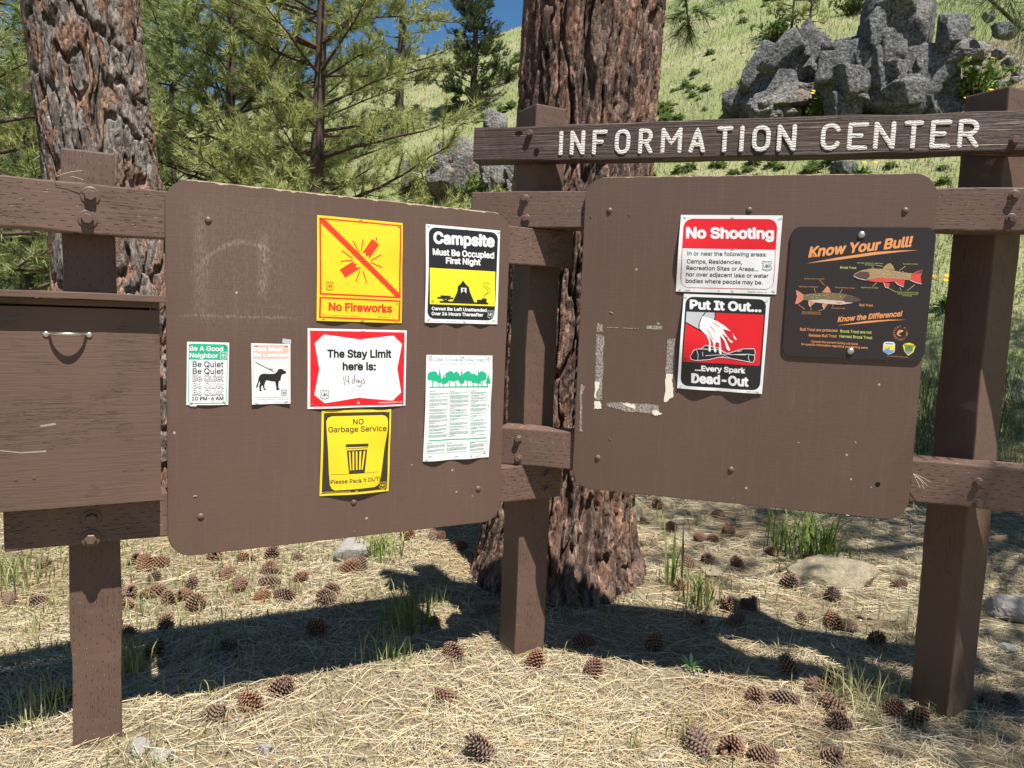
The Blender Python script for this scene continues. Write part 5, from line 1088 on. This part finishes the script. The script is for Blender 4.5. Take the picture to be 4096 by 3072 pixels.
stone('angular grey stone at the right edge beyond the right post', 4040, 2430, 210, 110, 32, 'pale_stone', .7, .2)
stone('smooth rounded pale boulder under the bottom edge of the left panel', 1392, 2205, 140, 100, 33, 'pale_stone', 1, 0, .02, .25)
stone('pale stone touching the right flank of the big middle trunk', 2545, 2030, 60, 90, 34, 'sandstone', 1, 0, .02, .3)
stone('flat brown stone just left of the right post', 3670, 2235, 100, 60, 35, 'sandstone', .6)
stone('buff flat stone partly buried beside the base of the left post', 570, 2985, 105, 42, 36, 'pale_stone')
stone('smaller buff stone right of the flat one by the left post', 655, 3015, 90, 34, 37, 'pale_stone')
stone('small white stone on the sunlit needles in the lower left foreground', 1064, 2990, 60, 34, 38, 'pale_stone')
stone('grey stone inside the left panel shadow', 1222, 2505, 60, 34, 39, 'pale_stone')
stone('pale half buried slab on the dappled floor behind two cones', 2850, 2288, 110, 28, 40, 'sandstone')
stone('small pale stone right of the right post base', 4030, 2590, 70, 34, 41, 'pale_stone')
stone('tiny pale stone near the front edge by a grass tuft', 2605, 3020, 34, 20, 42, 'pale_stone')

rk = np.random.default_rng(71); RB = [block(np.zeros(3), np.array([.26, .2, .17]), rk, 'warm_granite', 0, 3) for k in range(4)]
for k in range(44):
    px, py = (rk.uniform(3800, 4100), rk.uniform(90, 420)) if k < 30 else (rk.uniform(2920, 3850), rk.uniform(440, 500)); p = gpos(px, py); o = bpy.data.objects.new('stone', RB[k % 4]); COL.objects.link(o); o.location = tuple(p); o.rotation_euler = (0, 0, k); o.scale = (rk.uniform(.5, 1.6),)*3
    setp(o, 'loose grey stone on the bare slope right of the rock outcrop' if k < 30 else 'loose grey stone along the foot of the rock outcrop', 'stone', 'loose stones right of the outcrop' if k < 30 else 'loose stones at the outcrop foot')
# ------------------------------------------------------------------ pine cones
def cone_mesh(seed, n=120, L=.098, R=.041, open_=1.0):
    rng = np.random.default_rng(seed); acc = Acc()
    k = np.arange(n); t = (k+.5)/n; ang = k*2.39996; z = -L/2+L*t
    prof = R*np.sin(np.pi*(.12+.80*(1-t)**.9))**.75
    a = np.linspace(0, 2*np.pi, 8, endpoint=False); zz = np.linspace(-L*.48, L*.46, 7); rr = np.interp(zz, z, prof)*.5
    core = np.stack([(rr[:, None]*np.cos(a)).ravel(), (rr[:, None]*np.sin(a)).ravel(), np.repeat(zz, 8)], 1)
    i = np.arange(6)[:, None]*8; j = np.arange(8)[None]; j2 = (j+1) % 8; q = np.stack([i+j, i+j2, i+8+j2, i+8+j], -1).reshape(-1, 4)
    acc.add(core, np.concatenate([q[:, [0, 1, 2]], q[:, [0, 2, 3]]]), np.array([.05, .03, .02]))
    for kk in range(n):
        rad = np.array([math.cos(ang[kk]), math.sin(ang[kk]), 0]); tan = np.array([-rad[1], rad[0], 0]); up = np.array([0, 0, 1.0])
        pr_k = prof[kk]*rng.uniform(.9, 1.08); w = .0105*(.55+.6*math.sin(math.pi*min(.95, t[kk]+.1))); lift = .004+.012*open_*(.3+t[kk])
        base = rad*pr_k*.35+up*z[kk]; tip = rad*pr_k+up*(z[kk]+lift); mid = (base+tip)/2+up*.001
        th_ = up*.0024-rad*.0006
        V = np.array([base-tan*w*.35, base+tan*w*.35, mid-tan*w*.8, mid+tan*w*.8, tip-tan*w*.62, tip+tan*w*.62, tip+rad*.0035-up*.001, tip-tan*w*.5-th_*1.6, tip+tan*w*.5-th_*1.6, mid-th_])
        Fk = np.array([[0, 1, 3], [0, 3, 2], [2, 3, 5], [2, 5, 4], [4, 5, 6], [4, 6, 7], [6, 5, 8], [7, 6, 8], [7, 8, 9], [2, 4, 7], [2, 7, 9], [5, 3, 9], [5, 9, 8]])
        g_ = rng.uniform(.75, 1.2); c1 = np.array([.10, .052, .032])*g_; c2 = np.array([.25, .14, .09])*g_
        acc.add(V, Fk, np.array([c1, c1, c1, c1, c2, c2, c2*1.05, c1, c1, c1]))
    return acc.mesh('pine_cone', [M['cone']])
def cone_mat():
    m, nt, b = mat_new('cone_scales', .75, .2); g = NT(nt); r = g.n('ObjectInfo').outputs['Random']; P = g.obj()
    c = g.mix(r, g.mix(.35, g.attr(), (.19, .165, .15)), g.mix(.35, g.attr(), (.34, .15, .07)))
    c = g.mix(g.ramp(g.noise(P, 180, 3), ((.5, 0), (.7, .5))), c, (.30, .22, .16)); g.set(b, 'Base Color', c); return m
M['cone'] = cone_mat()
CM = [cone_mesh(s_, open_=o_) for s_, o_ in ((1, .6), (2, 1.0), (3, 1.3))]
CONES = {
 'cone lying in the sunlit needles in front of the left panel shadow': [],
}
def cone(px, py, label, group=None, s=1.0, k=None, seed=None):
    p = gpos(px, py+12); rng = np.random.default_rng(int(px*7+py)); k = int(rng.integers(0, 3)) if k is None else k
    o = bpy.data.objects.new('pine_cone', CM[k]); COL.objects.link(o)
    sc = s*rng.uniform(.74, 1.06); o.location = (p[0], p[1], p[2]+rng.uniform(.018, .034)*sc); o.scale = (sc*rng.uniform(.88, 1.1), sc*rng.uniform(.88, 1.1), sc*rng.uniform(.85, 1.15))
    o.rotation_euler = (rng.uniform(.5, 2.4), rng.uniform(-.7, .7), rng.uniform(0, 6.28)); return setp(o, label, 'pine cone', group or 'pine cones on the ground')
for px, py, lab in ((863, 2860, 'left cone of the two at the front corner of the left panel shadow'), (995, 2814, 'upright round cone with open scales right of the shadow corner cone'), (1116, 2769, 'tall ragged cone on the sunlit edge of the left panel shadow'),
    (1807, 2614, 'hollow looking open cone at the shadow edge left of the center post'), (2143, 2651, 'reddish round cone touching the foot of the center post'), (1778, 2791, 'dark open cone alone on sunlit needles below the center post'),
    (1937, 3027, 'large cone cut by the bottom edge under the center post'), (2367, 2694, 'half buried small cone on the sunny needles right of the center post'), (1736, 2491, 'cone with its top lit inside the middle of the shade'),
    (2801, 3006, 'dark upright cone of the pair at the bottom right foreground'), (2936, 3001, 'faded grey brown cone of the pair at the bottom right foreground'), (3054, 3042, 'cone at the bottom edge right of the faded grey brown cone'),
    (3561, 2849, 'spiky cone just left of the foot of the right post'), (3677, 2883, 'cone leaning against the foot of the right post'), (3949, 2810, 'nearer cone of the shaded pair right of the right post'), (4044, 2810, 'cone at the far right edge of the shaded pair'),
    (3602, 2341, 'single open cone between the buff boulder and the right post'), (3337, 2390, 'closed cone in front of the long buff boulder'), (3149, 2341, 'dark cone at the left end of the long buff boulder'), (2575, 2081, 'big cone against the right flank of the middle trunk'),
    (1388, 2278, 'orange brown cone under the rounded pale boulder'), (1446, 2274, 'dark cone touching the orange brown one below the pale boulder'), (1323, 2362, 'tan cone standing over the left panel shadow edge'), (158, 2414, 'lone red brown cone left of the left post'), (39, 2410, 'dark cone at the left edge of the picture'),
    (2620, 2576, 'cone deep in the shade of the right panel'), (3319, 3038, 'bottom edge cone below the heap left of the right post'), (252, 2795, 'cone hidden in shade behind the left post foot'), (3027, 2798, 'small grey weathered cone left of the cone heap'), (171, 2265, 'weathered cone in the grass under the brochure box')):
    cone(px, py, lab)
for grp, lab, pts in (
 ('cones heaped behind the left panel', 'brown cone in the loose heap of cones under the left panel', ((510, 2420), (517, 2375), (604, 2375), (672, 2397), (737, 2388), (776, 2427), (511, 2527), (957, 2352), (536, 2242), (582, 2271), (646, 2258), (620, 2317), (769, 2336), (860, 2229), (1047, 2388), (1073, 2291), (1316, 2400), (1087, 2284), (1081, 2226), (1194, 2317), (1084, 2336), (1039, 2394), (1187, 2233), (905, 2300), (980, 2240), (1130, 2390))),
 ('cones in the left panel shade', 'dark cone lying inside the left panel shadow', ((659, 2514), (620, 2608), (931, 2601), (1258, 2530), (1950, 2446))),
 ('cones left of the middle trunk', 'cone lying between the left panel and the foot of the middle trunk', ((1733, 2142), (1762, 2155), (1623, 2142), (1833, 2187))),
 ('cones right of the middle trunk', 'cone lying on the dappled floor right of the middle trunk', ((2633, 2022), (2683, 2108), (2792, 2155), (2846, 2153), (2909, 2126), (2760, 2266), (2832, 2246), (2954, 2262), (3072, 2212), (2877, 2058))),
 ('cones around the grass tuft', 'cone beside the tall grass tuft below the right panel', ((2724, 2352), (2841, 2370), (2918, 2433), (2990, 2424), (2805, 2488), (2932, 2488), (3005, 2420), (2344, 2572))),
 ('cones before the buff boulder', 'cone on the dappled needles before the long buff boulder', ((3203, 2478), (3328, 2486), (3397, 2516), (3500, 2568), (3243, 2242))),
 ('heap of cones left of the right post', 'cone in the heap at the tip of the shadow left of the right post', ((3160, 2693), (3250, 2758), (3336, 2840), (3319, 2736), (3147, 2806), (3371, 2909), (3069, 3047)))):
    for px, py in pts: cone(px, py, lab, grp)

# ------------------------------------------------------------------ dry needles, grass, plants
def strips(C, az, L, w, bend, tilt, rng, cols):
    """flat bent strips: C (n,3) centres; returns an Acc"""
    n = len(C); d = np.stack([np.cos(az), np.sin(az), np.zeros(n)], 1); s = np.stack([-d[:, 1], d[:, 0], np.zeros(n)], 1); z = np.array([0, 0, 1.0])
    h = L[:, None]/2; a = C-d*h+s*bend[:, None]; b = C+d*h+s*bend[:, None]; m = C-s*bend[:, None]*.6
    a = a-z*tilt[:, None]; b = b+z*tilt[:, None]; m = m+z*np.abs(rng.normal(size=(n, 1)))*.004
    sw = (s+z*rng.normal(size=(n, 1))*.5)*w[:, None]/2
    V = np.stack([a-sw*.7, a+sw*.7, m-sw, m+sw, b-sw*.6, b+sw*.6], 1).reshape(-1, 3); i = np.arange(n)[:, None]*6
    F = np.concatenate([i+np.array([[0, 1, 3]]), i+np.array([[0, 3, 2]]), i+np.array([[2, 3, 5]]), i+np.array([[2, 5, 4]])])
    acc = Acc(); acc.add(V, F, np.repeat(cols, 6, 0)); return acc
def in_view(x, y, mg=.08): return np.abs(x/np.maximum(y, .3)-.02) < .70+mg
rng = np.random.default_rng(77)
def spots(n, y0, y1, p):
    y = y0+(y1-y0)*rng.uniform(0, 1, n)**p; a = rng.uniform(-.84, .86, n); k = rng.uniform(0, 1, n) < .2; a = np.where(k, np.sign(a)*rng.uniform(.84, 1.5, n), a); return a*(y+.25), y
x, y = spots(230000, 1.25, 8.2, 1.5); keep = vnoise(np.stack([x*1.7, y*1.7, x*0], 1), 91)*1.1+rng.uniform(-.6, .9, len(x)) > -.3; x, y = x[keep], y[keep]; n = len(x)
pal = np.array([(.50, .415, .255), (.42, .325, .19), (.56, .49, .33), (.26, .175, .105), (.40, .37, .30), (.21, .18, .15)]); ci = rng.choice(6, n, p=(.3, .24, .2, .12, .08, .06))
pt_ = sstep(-.1, .5, vnoise(np.stack([x*1.1, y*1.1, x*0], 1), 93)+.5*vnoise(np.stack([x*4, y*4, x*0], 1), 94))[:, None]; cols = pal[ci]*rng.uniform(.75, 1.2, (n, 1))*(1-pt_*np.array([.16, .22, .28])); dirn = vnoise(np.stack([x*.9, y*.9, x*0], 1), 92)*2.2
ac = strips(np.stack([x, y, hfun(x, y)+.003+rng.uniform(0, 1, n)**2*.022], 1), dirn+rng.normal(size=n)*1.1, rng.uniform(.07, .20, n), .0012+.00027*y, rng.normal(size=n)*.006, rng.normal(size=n)*.006, rng, cols)
setp(link('pine_needle_litter', ac.mesh('pine_needle_litter', [M['litter']])), 'dry straw coloured pine needles covering the ground around the posts', 'pine needles', kind='stuff')
# bits of bark, leaves and small gravel among the needles
x, y = spots(9000, 1.3, 7.5, 1.4); n = len(x); cols = np.array([(.20, .13, .09), (.36, .27, .2), (.5, .46, .4), (.3, .16, .1)])[rng.choice(4, n)]*rng.uniform(.7, 1.2, (n, 1))
D6 = np.array([[1, 0, 0], [.3, 1, 0], [-1, .3, 0], [-.2, -1, 0], [0, 0, .8]]); sz = rng.uniform(.003, .011, (n, 1, 1)); an = rng.uniform(0, 6.28, n); ca, sa = np.cos(an), np.sin(an)
K = D6[None]*sz*rng.uniform(.5, 1.3, (n, 5, 1)); K = np.stack([K[..., 0]*ca[:, None]-K[..., 1]*sa[:, None], K[..., 0]*sa[:, None]+K[..., 1]*ca[:, None], K[..., 2]*.6], -1)
V = (np.stack([x, y, hfun(x, y)+.006], 1)[:, None]+K).reshape(-1, 3); i = np.arange(n)[:, None]*5; F = np.concatenate([i+np.array([[a, b, 4]]) for a, b in ((0, 1), (1, 2), (2, 3), (3, 0))]); ac = Acc(); ac.add(V, F, np.repeat(cols, 5, 0))
setp(link('bark_chips', ac.mesh('bark_chips', [M['litter']])), 'small bark chips and grit scattered through the dry needles', 'bark chips', kind='stuff')
def blades(P, h, w, lean, rng, c0, c1):
    n = len(P); az = rng.uniform(0, 6.283, n); d = np.stack([np.cos(az), np.sin(az), np.zeros(n)], 1); s = np.stack([-d[:, 1], d[:, 0], np.zeros(n)], 1); z = np.array([0, 0, 1.0])
    l = lean[:, None]*h[:, None]; m = P+z*h[:, None]*.55+d*l*.3; t = P+z*h[:, None]*(1-.35*np.clip(lean, 0, 1))[:, None]+d*l; sw = s*w[:, None]/2
    V = np.stack([P-sw*.7, P+sw*.7, m-sw, m+sw, t], 1).reshape(-1, 3); i = np.arange(n)[:, None]*5; F = np.concatenate([i+np.array([[0, 1, 3]]), i+np.array([[0, 3, 2]]), i+np.array([[2, 3, 4]])])
    k = rng.uniform(0, 1, (n, 1)); c = np.array(c0)*(1-k)+np.array(c1)*k; acc = Acc(); acc.add(V, F, np.repeat(c, 5, 0)); return acc
# sparse thin grass over the near ground, thicker on the left and on the bank to the right
x, y = spots(52000, 1.4, 9.0, 1.3); dn = vnoise(np.stack([x*1.3, y*1.3, x*0], 1), 95)+vnoise(np.stack([x*5, y*5, x*0], 1), 96)*.7
w_ = .15+.55*sstep(-.3, -1.6, x)+.6*sstep(5.5, 7.5, .62*x+.78*y)+.25*(dn > .35); keep = (rng.uniform(0, 1, len(x)) < w_)&(dn > -.35); x, y = x[keep], y[keep]; n = len(x)
cl = rng.normal(size=(n, 2))*.01; ac = blades(np.stack([x+cl[:, 0], y+cl[:, 1], hfun(x, y)], 1), rng.uniform(.03, .12, n)*(1+.7*sstep(5.5, 7.5, .62*x+.78*y)), .0018+.0007*y, rng.uniform(.1, .9, n), rng, (.09, .14, .03), (.40, .37, .18))
setp(link('grass', ac.mesh('grass', [M['blade']])), 'sparse thin green and straw grass growing through the dry needles', 'grass', kind='stuff')
# meadow and hillside grass
n = 190000; d = 8.0*(70/8.0)**rng.uniform(0, 1, n); a = rng.uniform(-.82, .82, n); x = d*a; y = d; u_ = .62*x+.78*y; keep = (u_ > 8.3)|(y > 9.5); x, y, d = x[keep], y[keep], d[keep]; n = len(x)
pt = vnoise(np.stack([x*.35, y*.35, x*0], 1), 97)+.6*vnoise(np.stack([x*1.4, y*1.4, x*0], 1), 98); g_ = sstep(-.15, .55, pt)[:, None]
ac = blades(np.stack([x, y, hfun(x, y)-.02], 1), rng.uniform(.08, .22, n), .004+.0006*d, rng.uniform(.2, .9, n), rng, (.15, .18, .05), (.40, .37, .17))
k = rng.uniform(0, 1, (n, 1)); cc = (np.array([.34, .325, .21])*(1-g_)+np.array([.20, .235, .11])*g_)*(.7+.6*k); ac.C[0] = np.repeat(cc, 5, 0)
setp(link('meadow_grass', ac.mesh('meadow_grass', [M['blade']])), 'green and tan bunch grass covering the sunlit hillside and meadow', 'grass', kind='stuff')
def leaf_clump(seed, n, L, w, up=(.3, 1.1), c0=(.12, .19, .055), c1=(.26, .33, .12)):
    rng = np.random.default_rng(seed); acc = Acc(); az = rng.uniform(0, 6.283, n); el = rng.uniform(*up, n); l = L*rng.uniform(.6, 1.1, n); d = np.stack([np.cos(az)*np.cos(el), np.sin(az)*np.cos(el), np.sin(el)], 1); s = np.stack([-np.sin(az), np.cos(az), 0*az], 1)
    b = np.stack([np.cos(az), np.sin(az), 0*az], 1)*L*.06; m = b+d*l[:, None]*.55; t = b+d*l[:, None]; t[:, 2] -= l*.22; sw = s*(w*rng.uniform(.7, 1.2, n))[:, None]/2
    V = np.stack([b-sw*.25, b+sw*.25, m-sw, m+sw, t], 1).reshape(-1, 3); i = np.arange(n)[:, None]*5; F = np.concatenate([i+np.array([[0, 1, 3]]), i+np.array([[0, 3, 2]]), i+np.array([[2, 3, 4]])])
    k = rng.uniform(0, 1, (n, 1)); acc.add(V, F, np.repeat(np.array(c0)*(1-k)+np.array(c1)*k, 5, 0)); return acc.mesh('leaves', [M['leaf']])
LM = [leaf_clump(k, 75, .27, .085, (.15, 1.3)) for k in range(3)]
def plant(px, py, k, label, group, s=1.0, name='leafy_plant'):
    p = gpos(px, py); o = bpy.data.objects.new(name, LM[k % 3]); COL.objects.link(o); o.location = (p[0], p[1], p[2]-.02); o.rotation_euler = (0, 0, k*2.1); o.scale = (s,)*3; return setp(o, label, 'plant', group)
rp = np.random.default_rng(19); cnt = 0
while cnt < 70:
    if cnt % 5 == 0: ccx, ccy = rp.uniform(2620, 3450), rp.uniform(-20, 690)
    px, py = ccx+rp.normal()*75, ccy+rp.normal()*45
    if px < 2610 or py < -60 or py > 735 or (px > 2880 and py > 110 and py < 490): ccx, ccy = rp.uniform(2620, 3450), rp.uniform(-20, 690); continue
    plant(px, py, cnt, 'low leafy green clump growing on the grassy hillside behind the name board', 'leafy clumps on the hillside', rp.uniform(.35, 1.1)); cnt += 1
for k in range(26): plant(rp.uniform(1560, 2080), rp.uniform(190, 520), k, 'leafy green clump on the slope below the patch of blue sky', 'leafy clumps under the ridge', rp.uniform(.9, 1.6))
for k in range(30): plant(rp.uniform(2600, 4090), rp.uniform(655, 740), k, 'leafy clump showing between the name board and the right panel', 'leafy clumps below the name board', rp.uniform(.5, .9))
M['petal'] = plain('yellow_petals', (.75, .42, .015), .6, .2)
def flower_plant(px, py, seed, nf, label, s=1.0):
    p = gpos(px, py); rng = np.random.default_rng(seed); root = thing('flowering_plant', label, 'plant', tuple(p)); o = link('leaves', leaf_clump(seed+40, 60, .42*s, .07*s, (.4, 1.3), (.07, .16, .03), (.22, .34, .09)), root, Matrix.Translation(Vector(p)))
    for k in range(nf):
        q = np.array([rng.uniform(-.3, .3)*s, rng.uniform(-.2, .1)*s, rng.uniform(.32, .62)*s]); bm = bmesh.new(); c = bm.verts.new((0, 0, 0)); R = []
        for j in range(16): a = j*math.pi/8; r = (.058 if j % 2 == 0 else .035)*s; R.append(bm.verts.new((r*math.cos(a), r*math.sin(a)*.8-.012, r*math.sin(a)*.6+.008)))
        for j in range(16): bm.faces.new((c, R[j], R[(j+1) % 16]))
        bm_obj('flower', bm, M['petal'], root, Matrix.Translation(Vector(p+q)))
flower_plant(3265, 480, 1, 8, 'yellow flowered leafy plant below the leaning slab'); flower_plant(3155, 490, 2, 5, 'smaller yellow flowered plant at the left above the name board', .8); flower_plant(3690, 470, 3, 15, 'plant with the most yellow flowers right of the triangular rock', 1.1)
flower_plant(3900, 480, 4, 4, 'yellow flowered plant beside the top of the right post', .9); flower_plant(3445, 715, 5, 6, 'yellow flowers showing just above the right panel', .8); flower_plant(3800, 1235, 6, 5, 'yellow flowered plant glimpsed between the right panel and the right post', .75); flower_plant(3955, 330, 7, 3, 'plant with few yellow flowers on the bare slope at the right', .9)
# shrubs on the hill
def shrub(label, px, py, w, h, seed, col=((.05, .09, .02), (.17, .22, .06)), name='shrub'):
    p = gpos(px, py); rng = np.random.default_rng(seed); root = thing(name, label, 'shrub', tuple(p)); acc = Acc(); C = rng.normal(size=(70, 3))*np.array([w/4.2, w/4.2, h/4.5])+[0, 0, h*.5]; C[:, 2] = np.abs(C[:, 2])
    tubes(acc, [(np.array([[0, 0, 0], c*.5+[0, 0, .05], c]), np.array([.015, .009, .004])) for c in C], 4, 0); needles(acc, np.repeat(C, 4, 0)+rng.normal(size=(280, 3))*.07, unit(rng.normal(size=(280, 3))+[0, 0, .5]), 9, .10, .045, rng, col)
    link('foliage', acc.mesh('foliage', [M['twig'], M['leaf']]), root, Matrix.Translation(Vector(p))); return root
for a in (('dark green bush in the hollow between the two groups of rock', 3330, 330, 1.0, 1.1, 1), ('grey green sage bush high on the slope left of the highest block', 3420, 60, 1.2, .8, 2), ('bright green bush at the foot of the rocks by the flowers', 3330, 470, .7, .5, 3), ('bush at the right foot of the big pale boulder', 1905, 790, .9, .6, 4, ((.09, .16, .03), (.24, .33, .08))), ('bush in front of the pointed grey stone', 1730, 800, .9, .7, 5, ((.10, .14, .03), (.28, .32, .09))),
          ('sage bush on the slope left of the dark cone shaped pine', 1690, 330, 1.4, .8, 6), ('wide grey green bush on the far slope beside the middle trunk', 2040, 330, 1.5, .8, 7), ('dark bush behind the thin young pines', 3110, 175, 1.0, .7, 8), ('green bush right of the outcrop near the top of the right post', 3900, 420, 1.0, .7, 9, ((.09, .16, .03), (.24, .33, .08))), ('bush below the rounded pine on the meadow', 1560, 520, 1.6, 1.0, 10)): shrub(*a)
# distinct grass tufts near the board
def tuft(label, px, py, n, h, spread, w, seed, c0=(.06, .12, .02), c1=(.20, .27, .06), lean=.6):
    p = gpos(px, py); rng = np.random.default_rng(seed); P = np.stack([rng.normal(size=n)*spread, rng.normal(size=n)*spread, np.zeros(n)], 1)
    o = link('grass_tuft', blades(P, h*rng.uniform(.5, 1.1, n), np.full(n, w)*rng.uniform(.7, 1.2, n), rng.uniform(.05, lean, n), rng, c0, c1).mesh('grass_tuft', [M['blade']])); o.location = tuple(p); return setp(o, label, 'grass tuft')
tuft('thick dark green grass tuft behind the lower right corner of the right panel', 3255, 2240, 110, .42, .09, .011, 1, lean=.9)
tuft('tuft of upright grass left of the thick dark green one under the right panel', 3110, 2210, 26, .36, .05, .010, 2)
tuft('single tall broad grass blades right of the middle trunk', 2695, 2350, 7, .42, .02, .014, 3, lean=.2)
tuft('green and straw grass tuft in front of the trunk at the shadow edge', 2800, 2440, 60, .26, .05, .007, 4, (.09, .16, .03), (.38, .34, .14))
tuft('bright grass tuft beside the rounded pale boulder', 1530, 2230, 70, .22, .08, .009, 5, (.12, .2, .04), (.36, .38, .13), .9)
tuft('leafy grass tuft in the middle of the left panel shade', 1620, 2510, 60, .22, .07, .007, 6)
tuft('grass tuft at the front edge below the right panel', 2545, 3010, 26, .10, .018, .004, 7, (.16, .22, .04), (.4, .38, .14), .3)
tuft('grass tuft with thin stems left of the bottom right cones', 2735, 2955, 34, .12, .03, .0035, 8, (.16, .2, .05), (.42, .38, .16), .4)
tuft('pale grass tuft overhanging the cone heap by the right post', 3430, 2830, 90, .20, .07, .004, 9, (.16, .2, .06), (.5, .44, .22), 1.0)
tuft('green grass patch left of the left post under the brochure box', 90, 2330, 120, .22, .12, .006, 10, (.12, .18, .04), (.4, .38, .18))
tuft('light grass tuft left of the left post foot', 190, 2870, 60, .2, .05, .004, 11, (.16, .22, .06), (.5, .46, .26), .7)
tuft('grass tuft in the gap of light right of the left post', 520, 2700, 60, .2, .04, .005, 12, (.14, .18, .04), (.4, .36, .16))
tuft('grass tuft at the sunny shadow edge above the hollow cone', 1540, 2640, 46, .16, .06, .004, 13, (.14, .2, .04), (.42, .4, .18))
tuft('sunlit grass tuft inside the bright wedge left of the center post', 1680, 2420, 60, .13, .09, .004, 14, (.2, .26, .07), (.5, .47, .25))
for k, (px, py, h) in enumerate(((3780, 1700, .5), (3700, 1800, .45), (3850, 1850, .4), (3990, 1620, .5), (4060, 1750, .45), (3900, 1560, .5), (3740, 1580, .5))): tuft('tall dark grass tuft on the shaded bank behind the right post', px, py, 90, h, .22, .010, 20+k, (.04, .08, .02), (.15, .18, .06), lean=1.0)['group'] = 'grass tufts on the shaded bank'  # blade colours darkened to carry the shade of the bank
LS = leaf_clump(77, 16, .085, .014, (.4, 1.4), (.25, .4, .14), (.36, .5, .22)); p = gpos(2765, 2690); o = link('seedling', LS); o.location = tuple(p+np.array([0, 0, .015])); setp(o, 'small bright green seedling with narrow leaves at the right panel shadow edge', 'plant')
# sticks
def stick(label, pts, r, seed):
    P = [gpos(*q)+np.array([0, 0, r*1.2]) for q in pts]; rng = np.random.default_rng(seed); t = np.linspace(0, 1, 14); Q = np.stack([np.interp(t, np.linspace(0, 1, len(P)), [p[i] for p in P]) for i in range(3)], 1)+rng.normal(size=(14, 3))*r*.35
    acc = Acc(); tubes(acc, [(Q, r*(1.1-.5*t)*rng.uniform(.85, 1.2, 14))], 7, 0); o = link('twig', acc.mesh('twig', [M['twig']], True)); return setp(o, label, 'twig')
stick('curved grey twig on the sunny needles in the lower middle', [(2600, 2880), (2650, 2862), (2710, 2866), (2755, 2880)], .006, 1); stick('hooked dark twig left of the cone heap', [(3010, 2838), (3040, 2850), (3055, 2880), (3020, 2902)], .006, 2)
stick('broken dark stick pointing at the cone heap', [(3150, 2865), (3180, 2925), (3205, 2960)], .008, 3); stick('grey stick lying along the bottom right needles', [(2990, 2975), (3080, 2985), (3170, 3000)], .006, 4)
stick('charred twig above the lone dark cone', [(1800, 2715), (1835, 2735), (1860, 2770)], .007, 5); stick('grey twig behind the cones before the buff boulder', [(3420, 2470), (3500, 2488), (3590, 2492)], .006, 6)
# dry needle bundles caught on the board
def bundle(label, fr, px, py, o, n, L, seed, ang):
    u, v = fr.uv(px, py, o); c = fr.P(u, v, o); rng = np.random.default_rng(seed); lines = []
    for k in range(n):
        a = math.radians(ang)+rng.normal()*.5; d = fr.d*math.cos(a)+fr.z*math.sin(a)+fr.n*rng.uniform(.05, .4); l = L*rng.uniform(.6, 1.1); t = np.linspace(0, 1, 6)[:, None]
        lines.append((c+d*l*t+np.array([0, 0, -1.0])*l*rng.uniform(.1, .5)*t*t, np.full(6, .0006)))
    acc = Acc(); tubes(acc, lines, 4, 0); V = acc.V; acc.C = [np.broadcast_to(np.array([.55, .45, .3]), (len(q), 3)) for q in V]; ob = link('needle_bundle', acc.mesh('needle_bundle', [M['litter']])); return setp(ob, label, 'pine needles')
bundle('dry needles wedged between the right panel and the lower right rail', FR, 3652, 1895, .004, 6, .055, 1, -35); bundle('dry needles lying over the upper left rail against the left post', FL, 225, 705, .0, 3, .09, 3, 40)
